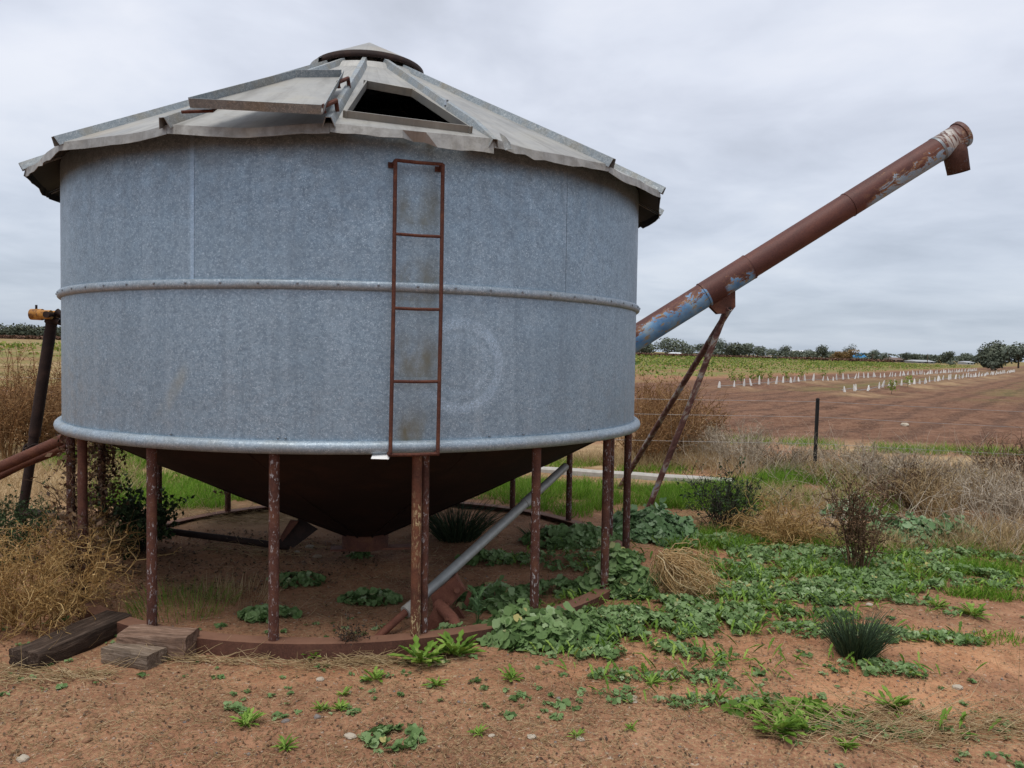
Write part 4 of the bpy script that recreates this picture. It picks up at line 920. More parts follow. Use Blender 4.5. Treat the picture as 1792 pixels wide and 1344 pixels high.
# the dark windbreak seen left of the silo: one mass
g = np.random.default_rng(9); wb = Geo()
for k in range(26):
    p = onto(atd(-60 + k * 14, hor(-60 + k * 14) + 7, 325)); s_ = 325 / FPX
    crown(g, [(p[0], p[1], p[2] + 2.2 + g.uniform(-.4, .6), 3.2, 3.2, 3.0 + g.uniform(-.3, .7)), (p[0] + 1.5, p[1], p[2] + 1.2, 3, 3, 2.0)], 700, 1.1, 0, wb)
tag(wb.build('windbreak', [M['treed']]), 'dark windbreak of trees on the skyline left of the silo', 'trees', None, 'stuff')
def building(name, px0, px1, base, top, d, wallm, roofm_, label, ridge=.4, deep=8., opens=3):
    b0_, b1_ = atd(px0, base, d), atd(px1, base, d); w = np.linalg.norm(b1_ - b0_); h = (base - top) * d / FPX; o = empty(name, onto(b0_)); tag(o, label, 'building')
    ex = (b1_ - b0_) / w; ex[2] = 0; ey = np.array([-ex[1], ex[0], 0]); ez = np.array([0, 0, 1.]); hw = h * (1 - ridge)
    MB().box(ex * w / 2 + ey * deep / 2 + ez * (hw / 2 - .3), w, deep, hw + .6, (ex, ey, ez)).build('wall', wallm, o)
    f_ = lambda a, b, c: ex * a + ey * b + ez * c
    MB().add([f_(-.4, -.4, hw), f_(w + .4, -.4, hw), f_(w + .4, deep + .4, hw), f_(-.4, deep + .4, hw), f_(0, deep / 2, h), f_(w, deep / 2, h)], [(0, 1, 5, 4), (2, 3, 4, 5), (1, 2, 5), (3, 0, 4), (0, 3, 2, 1)]).build('roof', roofm_, o)
    for k in range(opens):
        MB().box(ex * w * (k + .5) / opens + ez * hw * .5 - ey * .03, w / opens * .38, .08, hw * .5, (ex, ey, ez)).build('window' if k else 'door', M['glassdark'], o)
    return o
building('white_shed', 1378, 1432, 626, 611, 395, M['white'], M['white'], 'long white shed among the trees on the skyline', .4, 10, 4)
building('small_white_house', 1112, 1136, 621.5, 612, 380, M['white'], M['greyr'], 'small white house on the skyline nearest the silo wall', .4, 8, 2)
building('low_white_shed', 1176, 1192, 623, 616, 300, M['white'], M['white'], 'low pale shed below the distant trees left of the auger struts', .3, 6, 2)
building('tiny_white_hut', 1342, 1352, 625, 620, 320, M['white'], M['greyr'], 'tiny white hut under trees left of the white shed', .3, 4, 2)
building('blue_roofed_house', 1494, 1516, 629, 614.5, 330, M['white'], M['bluer'], 'house with a bright blue roof on the skyline', .55, 9, 2)
building('brown_roofed_house', 1560, 1584, 631, 623, 330, M['brownr'], M['brownr'], 'low brown house on the skyline by the power pole', .5, 9, 2)
building('grey_roofed_house', 1604, 1636, 632.5, 627, 300, M['greyr'], M['greyr'], 'low grey roofed house between dark trees on the skyline', .5, 9, 3)
building('cream_cottage', 1692, 1704, 634, 628, 300, M['white'], M['greyr'], 'small pale cottage just left of the dense bushy tree', .4, 6, 2)
# open steel frame on the skyline
o = empty('steel_frame', onto(atd(1298, 624, 430))); s_ = 430 / FPX; tag(o, 'open steel building frame rising above the distant trees', 'building')
for k in range(7): MB().box(R0 * k * 6 * s_ + np.array([0, 0, 9 * s_]), .5, .5, 20 * s_).build('column', M['steel'], o)
for hz_ in (19, 13): MB().box(R0 * 18 * s_ + np.array([0, 0, hz_ * s_]), 37 * s_, .45, .6, (R0, F0, np.array([0, 0, 1.]))).build('beam', M['steel'], o)
for i, (px, t_) in enumerate(((1555, 616), (1527, 618), (1623, 615))):
    o = empty('power_pole', onto(atd(px, 632, 300))); tag(o, ('tallest power pole beside the brown house on the skyline', 'thin power pole right of the blue roof', 'thin power pole above the grey roofed house')[i], 'power pole')
    h = (632 - t_) * 300 / FPX; MB().tube([(0, 0, -.3), (0, 0, h)], [.16, .11], 6).build('mast', M['bark'], o)
    MB().box((0, 0, h - .4), 2.0, .14, .14, (R0, F0, np.array([0, 0, 1.]))).build('cross_arm', M['bark'], o)
# rusty vine hedges below the tree line and green vine rows
g = np.random.default_rng(21)
def strip(name, p, q, n, h, wd, size, mt, label, cat, patch=.0):
    t = g.uniform(0, 1, n); P = p[None] * (1 - t[:, None]) + q[None] * t[:, None]
    P[:, :2] += g.normal(0, wd, (n, 2)); keep = fbm(P[:, 0], P[:, 1], .12, 2, 77) > patch; P = P[keep]; n = len(P); P[:, 2] = hgt(P[:, 0], P[:, 1]) + g.uniform(0, 1, n) ** .8 * h
    V, T, i = inst(*LEAF4, P, rotmats(g.normal(0, 1, (n, 3)) + [0, 0, .6], g), size * g.uniform(.6, 1.4, n)); geo = Geo().add(V, T, g.uniform(0, 1, n)[i]); return tag(geo.build(name, [mt]), label, cat, None, 'stuff')
strip('scrub', atd(1090, hor(1090) + 6.5, 340), atd(1720, hor(1720) + 6.5, 330), 9000, 3.4, 3.0, 1.1, M['tree'], 'scrub filling the skyline tree line right of the silo', 'scrub', .38)
strip('vine_hedge', atd(1090, hor(1090) + 8.5, 255), atd(1560, hor(1560) + 8, 270), 5200, 1.0, .7, .75, M['redvine'], 'band of rust coloured vines along the far field edge', 'vines')
strip('vine_hedge', atd(-80, hor(-80) + 8.5, 255), atd(230, hor(230) + 8.5, 255), 3800, 1.1, .7, .75, M['redvine'], 'band of rust coloured vines below the dark windbreak', 'vines')
geo = Geo()
for v0 in list(np.arange(8, 36, 3.0)) + list(np.arange(38, 110, 6)):
    u0_, u1_ = (-6, 170); n = int(1500 if v0 < 36 else 900)
    u = g.uniform(u0_, u1_ + v0, n); P = ROWA + RD * u[:, None] + RN * (v0 + g.normal(0, .35, n))[:, None]
    keep = fbm(P[:, 0], P[:, 1], .09, 3, 13) > .40; P = P[keep]; n = len(P); P[:, 2] = hgt(P[:, 0], P[:, 1]) + g.uniform(0.02, 1, n) * .55
    V, T, i = inst(*LEAF4, P, rotmats(g.normal(0, 1, (n, 3)) + [0, 0, .8], g), (.16 + v0 * .004) * g.uniform(.6, 1.5, n)); geo.add(V, T, g.uniform(0, 1, n)[i])
tag(geo.build('vine_rows', [M['vine']]), 'rows of low yellow green vines filling the far field', 'vines', None, 'stuff')
def leafy(P, nrm, tmpl, size, mt, g, geo, m=0, lo=0, hi=1):
    V, T, i = inst(*tmpl, P, rotmats(nrm, g), size); geo.add(V, T, g.uniform(lo, hi, len(P))[i], m); return geo
YV = [(1284, 672), (1297, 672), (1317, 671), (1332, 670), (1348, 668), (1376, 667), (1440, 662), (1560, 690), (1588, 680), (1402, 664), (1326, 666), (1470, 660)]
for k, (px, py) in enumerate(YV):
    b = gpt(px, py); gg = np.random.default_rng(400 + k); o = empty('young_vine', b); big = (px - 0) in (1560, 1588)
    tag(o, 'young green vine with bright leaves beside the ' + ('near' if big else 'far') + ' row of vine guards', 'vine', 'young vines by the ' + ('near' if big else 'far') + ' guards')
    n = 70; P = np.c_[gg.normal(0, .12, (n, 2)), gg.uniform(.18, .62, n)]; geo = leafy(P, gg.normal(0, 1, (n, 3)) + [0, -.3, .6], LEAF4, .12 * gg.uniform(.6, 1.4, n), None, gg, Geo(), 0, .2, 1); geo.build('leaves', [M['vine']], o)
    MB().tube([(0, 0, -.05), (.02, 0, .3), (0, .02, .55)], [.012, .01, .004], 5).build('stem', M['bark'], o)

# ================================================================== plants close by
def ell(px, py, rx, ry, n, g=rng):                          # points on an ellipse of ground, in metres across and along the view
    a, b, r = disc(n, g); c = gnd(px, py); P = c[None] + R0[None] * (a * rx)[:, None] + F0[None] * (b * ry)[:, None]; P[:, 2] = hgt(P[:, 0], P[:, 1]); return P, r
def mallow_clump(px, py, rx, ry, h, n, seed, mt='mallow', size=.055, geo=None, thr=0.):
    g = np.random.default_rng(seed); P, r = ell(px, py, rx, ry, n, g)
    wob = fbm(P[:, 0], P[:, 1], 5., 3, seed); hole = fbm(P[:, 0], P[:, 1], 11., 2, seed + 9); keep = (wob > thr + .35 * np.clip(r - .55, 0, 1)) & (hole > .30); P, r, wob, hole = P[keep], r[keep], wob[keep], hole[keep]; n = len(P)
    dome = h * np.clip(1 - r ** 2, 0.05, 1) * (.2 + .8 * wob + .7 * (hole - .3)); c = gnd(px, py)
    P[:, 2] += dome * g.uniform(.35, 1, n) + .012
    out_ = (P - c) * [1, 1, 0] / max(rx, ry); nrm = np.c_[out_[:, :2] * .7 * min(1, h / .1) + g.normal(0, .62, (n, 2)), np.ones(n)] - F0[None] * .15
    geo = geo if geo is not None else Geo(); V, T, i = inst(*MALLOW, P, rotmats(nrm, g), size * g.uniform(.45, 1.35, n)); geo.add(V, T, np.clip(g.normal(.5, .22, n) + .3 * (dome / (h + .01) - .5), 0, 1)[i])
    # petioles
    k = min(n, 250); sel = g.choice(n, k, replace=False) if n else []; B_ = P[sel].copy(); B_[:, 2] = hgt(B_[:, 0], B_[:, 1]); B_[:, :2] += g.normal(0, .01, (k, 2))
    V, T, i, _ = strands(B_, P[sel] - B_ + [0, 0, .004], np.linalg.norm(P[sel] - B_, axis=1) + .004, .0018, 2, .1); geo.add(V, T, g.uniform(0, .6, k)[i])
    return geo
geo = Geo()                                                 # ground cover that reads as one mat
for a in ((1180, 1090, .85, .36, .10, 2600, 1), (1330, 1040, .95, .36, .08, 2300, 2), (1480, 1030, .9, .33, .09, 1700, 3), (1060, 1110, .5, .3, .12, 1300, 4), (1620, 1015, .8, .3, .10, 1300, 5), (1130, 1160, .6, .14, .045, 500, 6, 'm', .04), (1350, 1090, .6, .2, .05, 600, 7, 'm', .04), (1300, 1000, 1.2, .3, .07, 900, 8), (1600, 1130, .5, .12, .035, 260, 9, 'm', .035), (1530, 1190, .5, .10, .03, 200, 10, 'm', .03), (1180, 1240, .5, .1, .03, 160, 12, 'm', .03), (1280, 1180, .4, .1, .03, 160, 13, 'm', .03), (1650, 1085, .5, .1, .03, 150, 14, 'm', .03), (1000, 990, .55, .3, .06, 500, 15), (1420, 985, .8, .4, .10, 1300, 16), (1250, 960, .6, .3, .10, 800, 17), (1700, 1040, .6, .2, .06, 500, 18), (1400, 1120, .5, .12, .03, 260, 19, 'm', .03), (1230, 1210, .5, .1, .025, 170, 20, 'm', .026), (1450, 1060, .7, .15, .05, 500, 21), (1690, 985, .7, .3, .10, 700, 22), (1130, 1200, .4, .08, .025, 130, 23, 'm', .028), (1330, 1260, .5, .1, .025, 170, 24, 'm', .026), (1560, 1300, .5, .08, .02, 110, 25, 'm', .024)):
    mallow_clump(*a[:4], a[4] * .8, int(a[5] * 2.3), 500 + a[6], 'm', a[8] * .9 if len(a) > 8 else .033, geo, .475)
    gg = np.random.default_rng(a[6]); P, r = ell(a[0], a[1], a[2] * 1.05, a[3] * 1.1, int(a[5] * .16), gg); n = len(P); aa = gg.uniform(0, 2 * PI, n); el = gg.uniform(.2, 1.1, n); d = np.c_[np.cos(aa) * np.cos(el), np.sin(aa) * np.cos(el), np.sin(el)]; sd_ = np.c_[-np.sin(aa), np.cos(aa), np.zeros(n)]
    V, T, i = inst(*LOBED, P + [0, 0, .01], np.stack([d, sd_, np.cross(d, sd_)], 2), (.07 * gg.uniform(.5, 1.5, n))[:, None] * np.array([1, .55, 1])); geo.add(V, T, gg.uniform(0, 1, n)[i], 1)
tag(geo.build('mallow_mat', [M['mallow'], M['weed']]), 'mat of low green mallow spreading over the red soil right of the silo', 'ground cover', None, 'stuff')
MC = [(950, 1125, .40, .25, .20, 750, .062, 'mallow', 'bushy green mallow clump over the base ring by the right front leg'),
 (1075, 1045, .28, .22, .30, 900, .065, 'mallow', 'tall mallow clump with big leaves at the foot of the right legs'),
 (1140, 945, .42, .42, .33, 2000, .06, 'mallowb', 'bluish green mallow mound right of the outermost silo leg'),
 (1620, 950, .62, .34, .26, 1500, .062, 'mallowb', 'pale bluish mallow clump below the dry brush at right'),
 (1490, 905, .30, .25, .22, 420, .062, 'mallowb', 'small bluish mallow behind the brown dock stalks'),
 (870, 1062, .26, .19, .15, 380, .05, 'mallow', 'mallow clump inside the ring beside the rusty hitch'),
 (975, 1045, .28, .14, .09, 260, .05, 'mallow', 'mallow clump inside the ring between the two right legs'),
 (850, 985, .22, .16, .10, 240, .05, 'mallow', 'small mallow clump beneath the leaning pole'),
 (648, 1055, .19, .12, .075, 200, .045, 'mallow', 'small dark mallow under the silo left of the front leg'),
 (520, 1020, .2, .14, .06, 160, .045, 'mallow', 'small mallow patch beyond the middle left leg'),
 (470, 1085, .17, .10, .06, 320, .05, 'mallow', 'flat mallow patch by the foot of the middle left leg'),
 (630, 975, .09, .08, .06, 70, .04, 'mallow', 'tiny mallow just below the hopper outlet'),
 (1000, 955, .42, .32, .14, 700, .06, 'mallow', 'wide mallow patch under the right side of the silo'),
 (800, 1125, .16, .10, .07, 240, .035, 'mallow', 'dark mallow sprouting between the hitch and base ring'),
 (690, 1310, .13, .09, .04, 150, .045, 'mallow', 'low mallow seedling patch at the bottom of the path'),
 (1390, 1270, .3, .1, .04, 180, .04, 'weed', 'spreading green weed patch on the bare soil at lower right')]
for k, (px, py, rx, ry, h, n, s_, mt, lab) in enumerate(MC):
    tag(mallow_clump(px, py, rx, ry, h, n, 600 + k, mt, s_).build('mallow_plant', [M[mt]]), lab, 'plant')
# rosettes of bright weeds
WD = [(740, 1172, .13, 'bright lobed weed rosette against the base ring'), (800, 1160, .12, 'bright lobed weed beside the front leg foot'), (655, 1200, .06, 'small bright weed alone below the base ring'), (762, 1214, .05, 'small weed below the bright rosettes'), (562, 1255, .045, 'tiny weed left of the path centre'), (600, 1228, .04, 'tiny weed above the path centre'), (595, 1256, .045, 'tiny two-leaved weed near the path centre'), (838, 1300, .04, 'round leaved seedling at the bottom centre'), (430, 1280, .06, 'pale green weed at the lower left of the path'), (545, 1158, .07, 'low weed growing along the front of the base ring'), (1140, 1215, .05, 'small tuft below the mallow mat'), (1358, 1305, .10, 'bright broad weed at the lower right'), (1410, 1298, .07, 'bright weed rosette right of the broad weed'), (1640, 1075, .07, 'flat weed right of the rush tussock'), (1100, 1300, .035, 'tiny seedling at lower centre right'), (895, 1205, .06, 'grey green weed below the mallow clump'), (1560, 1260, .09, 'leafy weed above the straw heap'), (1010, 1310, .04, 'seedling left of the tiny seedling'), (1480, 1330, .05, 'weed at the bottom edge under the straw'), (1700, 1090, .09, 'weed in the bare soil near the right edge'), (500, 1330, .05, 'dark seedling at the bottom edge left')]
for k, (px, py, s_, lab) in enumerate(WD):
    g = np.random.default_rng(700 + k); n = 12 + int(s_ * 260); b = gpt(px, py); a = g.uniform(0, 2 * PI, n); el = g.uniform(.15, .9, n)
    d = np.c_[np.cos(a) * np.cos(el), np.sin(a) * np.cos(el), np.sin(el)]; side = np.c_[-np.sin(a), np.cos(a), np.zeros(n)]
    Mx = np.stack([d, side, np.cross(d, side)], 2); tm = LOBED if s_ > .055 else POINTED
    V, T, i = inst(*tm, g.normal(0, s_ * .12, (n, 3)) * [1, 1, 0] + [0, 0, .004], Mx, (s_ * g.uniform(.6, 1.4, n))[:, None] * np.array([1, .62, 1])); o = Geo().add(V, T, g.uniform(.2, 1, n)[i]).build('weed', [M['weed']]); o.location = b; tag(o, lab, 'weed')
# thistle by the hitch
g = np.random.default_rng(801); geo = Geo(); n = 16; a = g.uniform(0, 2 * PI, n); el = g.uniform(.3, 1.1, n); zz = g.uniform(.03, .22, n); d = np.c_[np.cos(a) * np.cos(el), np.sin(a) * np.cos(el), np.sin(el)]; sd_ = np.c_[-np.sin(a), np.cos(a), np.zeros(n)]
V, T, i = inst(*LOBED, np.c_[np.zeros((n, 2)), zz], np.stack([d, sd_, np.cross(d, sd_)], 2), .13 * g.uniform(.7, 1.3, n)); geo.add(V, T, g.uniform(0, .6, n)[i])
V, T, i, _ = strands(np.zeros((2, 3)), np.array([[.1, 0, 1], [-.1, .05, 1.]]), [.26, .2], .006, 4, .1); geo.add(V, T, 0.)
o = geo.build('thistle', [M['mallowb']]); o.location = gpt(836, 1108); o.scale = (.7, .7, .8); tag(o, 'upright leafy thistle beside the rusty hitch', 'plant')
# tussocks of rush
def tussock(px, py, r, h, n, seed, mt, label, spread=.45, wd=.004, bend=.5):
    g = np.random.default_rng(seed); b = gpt(px, py); a, c_, q = disc(n, g); P = np.c_[a * r, c_ * r, np.zeros(n)]; d = np.c_[a * spread + g.normal(0, .12, n), c_ * spread + g.normal(0, .12, n), np.ones(n)]
    V, T, i = blades(P, d, h * g.uniform(.55, 1.15, n), wd, 4, bend, seed); o = Geo().add(V, T, np.clip(g.normal(.45, .25, n), 0, 1)[i]).build('rush_tussock', [M[mt]]); o.location = b; return tag(o, label, 'grass tussock')
tussock(1497, 1165, .085, .27, 620, 811, 'rush', 'dark green rush tussock alone on the bare red soil', .62, .0038, .75)
tussock(800, 945, .16, .42, 520, 812, 'rush', 'dark rush tussock under the silo right of the hopper', .9, .006, .9)
tussock(935, 945, .06, .13, 90, 813, 'rush', 'small rush sprout under the silo', 1.0, .006)
tussock(320, 1065, .30, .12, 380, 814, 'weed', 'thin green grass tuft under the silo between the left legs', .5, .0025)
tussock(400, 1050, .28, .14, 220, 815, 'straw', 'straw coloured grass tuft under the silo left of the middle leg', .4, .0025)
# grass as stuff
def grass(blobs, name, mt, label, h, wd, seed, spread=.45, bend=.6):
    g = np.random.default_rng(seed); geo = Geo()
    for px, py, rx, ry, n, hh in blobs:
        P, r = ell(px, py, rx, ry, n, g); keep = fbm(P[:, 0], P[:, 1], 3.0, 3, seed) > .30 + .32 * r ** 2; P = P[keep]; n = len(P)
        V, T, i = blades(P, updir(n, spread, g), h * hh * g.uniform(.5, 1.3, n), wd, 3, bend); geo.add(V, T, g.uniform(0, 1, n)[i])
    return tag(geo.build(name, [M[mt]]), label, 'grass', None, 'stuff')
grass([(330, 850, 1.5, 1.3, 19000, 1), (420, 800, 1.5, 1.5, 9000, 1.1), (1200, 862, .9, .22, 3200, 1.1), (960, 850, .9, .3, 2500, 1.1), (240, 805, 1.2, 1.2, 4000, 1.2), (1230, 885, .75, .75, 6500, 1.2), (900, 865, .9, .8, 4500, 1.1), (1760, 1015, .55, .30, 3600, .8), (1760, 1055, .4, .12, 1000, .6), (1480, 880, 1.2, .7, 3500, 1.1), (1100, 880, .6, .6, 2500, 1.2), (1330, 850, 1.0, .6, 3000, 1.0), (1560, 840, 1.6, .7, 6000, 1.3), (1650, 790, 2.2, .6, 4500, 1.3), (1420, 845, .8, .5, 3500, 1.2), (1350, 775, 1.2, .5, 1500, 1.2), (1150, 822, 1.0, .5, 2200, 1.0), (950, 812, 1.2, .6, 2600, 1.1), (1690, 1130, .4, .1, 300, .4), (1300, 1010, .8, .3, 700, .7), (1420, 960, 1.1, .5, 4200, .9), (1700, 960, .8, .4, 2500, .9), (1550, 1010, .9, .25, 1500, .6), (1230, 960, .5, .3, 1200, .9), (1010, 900, .6, .4, 1500, 1.0)], 'grass', 'grass', 'fresh green grass in patches around the silo', .13, .0055, 821)
grass([(1450, 830, 2.6, .8, 6000, 1.0), (1700, 870, 1.6, .9, 7000, 1.2), (1200, 800, 1.2, 1.0, 4000, 1.5), (1130, 815, 1.0, .6, 3600, .9), (1000, 808, 1.2, .6, 2600, .9), (60, 850, 1.3, 1.6, 4500, .8), (1600, 960, 1.0, .35, 1600, .7), (1380, 880, .9, .6, 2600, .9), (1760, 960, .7, .4, 2200, 1.1), (40, 720, 3, 2, 4000, 1.6), (1300, 930, .8, .4, 1500, .6), (1500, 960, 1.0, .4, 1600, .7)], 'dry_grass', 'straw', 'pale dry grass standing along the fence line', .26, .0045, 822, .5, .8)
# twiggy bushes
def bush(px, py, rx, ry, h, n1, n2, seed, mts, label, name='dry_bush', r=.0022, wob=.5, up=.9, leaf=0, lsize=.02, lm=1, n3=0, cat='bush', group=None, grav=.0, lean=(0, 0)):
    g = np.random.default_rng(seed); b = gpt(px, py); geo = Geo()
    a, c_, q = disc(n1, g); P = (R0[None] * (a * rx * .35)[:, None] + F0[None] * (c_ * ry * .35)[:, None]); d = R0[None] * (a * rx / h * .75 + lean[0])[:, None] + F0[None] * (c_ * ry / h * .75)[:, None] + np.array([0, 0, up]) + g.normal(0, .12, (n1, 3))
    V, T, i, path = strands(P, d, h * g.uniform(.55, 1.1, n1), r * 1.6, 6, wob * .5, grav, .35, seed); geo.add(V, T, g.uniform(.2, 1, n1)[i])
    def sub(path, n, L, rad, w_):
        k = g.integers(0, len(path), n); s_ = g.integers(2, path.shape[1], n); P_ = path[k, s_]; d_ = path[k, s_] - path[k, s_ - 1]; d_ /= np.linalg.norm(d_, axis=1, keepdims=True) + 1e-9
        V, T, i, p2 = strands(P_, d_ + g.normal(0, .75, (n, 3)), L * g.uniform(.4, 1.2, n), rad, 4, w_, grav, .4, seed + 1); geo.add(V, T, g.uniform(0, 1, n)[i]); return p2
    p2 = sub(path, n2, h * .38, r, wob)
    if n3: p2 = np.concatenate([p2, sub(p2, n3, h * .16, r * .7, wob * 1.3)[:, :5]])
    if leaf:
        k = g.integers(0, len(p2), leaf); s_ = g.integers(1, p2.shape[1], leaf); P_ = p2[k, s_] + g.normal(0, .006, (leaf, 3)); leafy(P_, g.normal(0, 1, (leaf, 3)), LEAF4, lsize * g.uniform(.5, 1.4, leaf), None, g, geo, lm)
    o = geo.build(name, [M[m] for m in mts]); o.location = b
    zmin = 0
    return tag(o, label, cat, group)
bush(42, 1092, .46, .34, .50, 70, 800, 831, ('gold', 'gold'), 'golden dry tumbleweed bush at the left edge by the dark sleeper', r=.0027, wob=.8, leaf=2600, lsize=.013, n3=2600, up=.6)
bush(150, 1010, .22, .25, .40, 40, 420, 832, ('gold', 'brown'), 'dry golden twigs tangled round the leftmost front leg', r=.0024, wob=.8, leaf=900, lsize=.018, n3=900, up=.8)
bush(25, 985, .40, .35, .42, 60, 420, 833, ('darkleaf', 'darkleaf'), 'dark green feathery bush at the left edge below the drive shaft', r=.0018, wob=.6, leaf=3000, lsize=.022, n3=900, cat='bush', name='green_bush')
bush(245, 965, .29, .24, .42, 50, 380, 834, ('darktwig', 'darkleaf'), 'dark leafy bush under the left side of the silo', r=.002, wob=.5, leaf=3600, lsize=.038, name='green_bush')
def tumbleweed(px, py, rad, n, seed, label):
    g = np.random.default_rng(seed); b = gpt(px, py); geo = Geo(); ax = R0 * .75 - np.array([0, 0, .66]); ax /= np.linalg.norm(ax); root = -ax * rad[0] * .95
    o_ = np.cross(ax, F0); t = np.linspace(0, 1, 7)
    for k in range(n):
        a = g.uniform(0, 2 * PI); w = g.uniform(.25, 1) ** .6; L = g.uniform(.5, 1.0); side = (o_ * math.cos(a) * rad[1] + F0 * math.sin(a) * rad[2]) * w
        pts = root[None] + ax[None] * (t * L * 2 * rad[0])[:, None] + side[None] * (np.sin(PI * np.clip(t * L + .04, 0, 1)) ** .7)[:, None] + g.normal(0, .019, (7, 3)).cumsum(0)
        V, T, i_ = tube3(pts, .0026 * g.uniform(.6, 1.4)); geo.add(V, T, g.uniform(0, 1))
        for q_ in range(2):
            c_ = pts[g.integers(1, 6)]; pp_ = c_[None] + np.cumsum(g.normal(0, .024, (4, 3)) + ax * .012, 0); V, T, i_ = tube3(pp_, .0017); geo.add(V, T, g.uniform(.1, 1))
    o = geo.build('tumbleweed', [M['palestraw']]); o.location = b + [0, 0, rad[0] * .62]; return tag(o, label, 'tumbleweed')
def tube3(p, r):
    t = np.gradient(p, axis=0); a = np.cross(t, [.3, .2, .9]); a /= np.linalg.norm(a, axis=1, keepdims=True) + 1e-9; b = np.cross(t, a); b /= np.linalg.norm(b, axis=1, keepdims=True) + 1e-9
    V = np.stack([p + r * (math.cos(k) * a + math.sin(k) * b) for k in (0, 2.094, 4.189)], 1).reshape(-1, 3); m = len(p)
    T = np.array([[[3 * i + k, 3 * i + (k + 1) % 3, 3 * i + 3 + k], [3 * i + (k + 1) % 3, 3 * i + 3 + (k + 1) % 3, 3 * i + 3 + k]] for i in range(m - 1) for k in range(3)]).reshape(-1, 3); return V, T, None
tumbleweed(1200, 1058, (.215, .155, .15), 210, 835, 'pale straw tumbleweed resting on the mallow right of the silo')
bush(1370, 960, .42, .34, .44, 110, 600, 836, ('gold', 'straw'), 'yellow dry grass bush between dark shrub and dock stalks', r=.0032, wob=1.0, leaf=700, lsize=.012, n3=900, grav=.9)
bush(1268, 938, .28, .22, .52, 46, 340, 837, ('darktwig', 'darkleaf'), 'dark twiggy shrub left of the yellow dry bush', r=.0028, wob=.45, leaf=1100, lsize=.028, n3=300)
bush(1500, 1012, .19, .14, .58, 26, 240, 838, ('brown', 'brown'), 'upright brown dock stalks with dead seed heads', name='dock_plant', r=.0032, wob=.35, up=1.5, leaf=4200, lsize=.016, cat='plant')
bush(617, 1152, .06, .05, .17, 20, 130, 839, ('brown', 'darktwig'), 'withered dark brown weed hanging on the base ring', name='withered_weed', r=.0014, wob=.7, leaf=420, lsize=.014, cat='plant')
BR = [(1240, 800, .5, .75, 'greytwig'), (1300, 815, .6, .72, 'greytwig'), (1370, 822, .5, .55, 'greytwig'), (1455, 845, .5, .6, 'greytwig'), (1540, 850, .55, .6, 'greytwig'), (1610, 855, .6, .55, 'greytwig'), (1690, 880, .6, .62, 'greytwig'), (1640, 905, .5, .55, 'greytwig'), (1745, 925, .5, .65, 'greytwig'), (1790, 900, .5, .7, 'greytwig'), (1580, 890, .4, .45, 'greytwig'), (1500, 815, .6, .5, 'greytwig'), (1770, 840, .7, .6, 'greytwig'), (1420, 800, .6, .45, 'greytwig')]
BR.sort(key=lambda q: q[0])
for k, (px, py, rx, h, mt) in enumerate(BR):
    mt, cw = (('greytwig', 'grey'), ('palestalk', 'pale'), ('brown', 'dark brown'), ('greytwig', 'grey'), ('straw', 'straw coloured'))[k % 5]
    bush(px, py, rx, rx * .8, h * (.45 if 1360 < px < 1470 else .8) * (.85 + .3 * ((k * 7) % 5) / 4), 60, 420, 850 + k, (mt, 'straw'), 'leafless ' + cw + ' dead shrub, ' + ORD[k] + ' from the silo along the fence', name='dead_shrub', r=.0042, wob=.6, leaf=350, lsize=.02, n3=420, group='dead shrubs along the fence')
OT = [(1135, 815, .55, 1.05), (1175, 805, .6, 1.15), (1215, 790, .6, 1.0), (1165, 770, .8, 1.2), (1140, 745, .9, 1.25), (20, 805, .7, 1.05), (75, 800, .6, 1.0), (110, 780, .7, 1.15), (40, 770, .8, 1.2), (-20, 790, .7, 1.1), (180, 790, .7, .9), (300, 790, .7, .7)]
for k, (px, py, rx, h) in enumerate(OT):
    bush(px, py, rx, rx, h * (.78 if px > 900 else .92), 50, 430, 880 + k, ('orange', 'orange'), ('tall' if h > 1.08 else 'low') + ' orange brown dry weed thicket ' + ('behind the auger struts, ' if px > 900 else 'behind the left legs, ') + ORD[k % 5 if px > 900 else k - 5] + ' of its kind', name='dry_thicket', r=.0046, wob=.5, leaf=1300, lsize=.028, n3=700, group='orange thicket ' + ('right' if px > 900 else 'left'), up=1.0)
# dead creeper hanging on the left legs
def creeper(k, z0, z1, n, seed, label):
    g = np.random.default_rng(seed); a = T0 + k * DT; geo = Geo(); c = SR @ rz(a, RL, 0)
    P = np.c_[g.normal(0, .07, (n, 2)), z0 + (z1 - z0) * g.uniform(0, 1, n)]; leafy(P, g.normal(0, 1, (n, 3)), LEAF4, .035 * g.uniform(.4, 1.4, n), None, g, geo)
    m = 70; Q = np.c_[g.normal(0, .04, (m, 2)), z0 + (z1 - z0) * g.uniform(0, .8, m)]; V, T, i, _ = strands(Q, g.normal(0, .5, (m, 3)) + [0, 0, .4], .25, .003, 5, .9, .5); geo.add(V, T, g.uniform(0, 1, m)[i])
    o = geo.build('dead_creeper', [M['brown']]); o.location = c; return tag(o, label, 'creeper')
creeper(-3, .15, 1.0, 1700, 901, 'dead brown creeper hanging on the rear left leg near the drawbar')
creeper(-2, .35, .98, 380, 902, 'dead creeper wisps on the outermost left leg')
creeper(-5, .25, .9, 420, 903, 'dead creeper on the back leg before the bright grass')
creeper(-1, .12, .6, 260, 904, 'dead brown leaves round the lower part of the leftmost front leg')
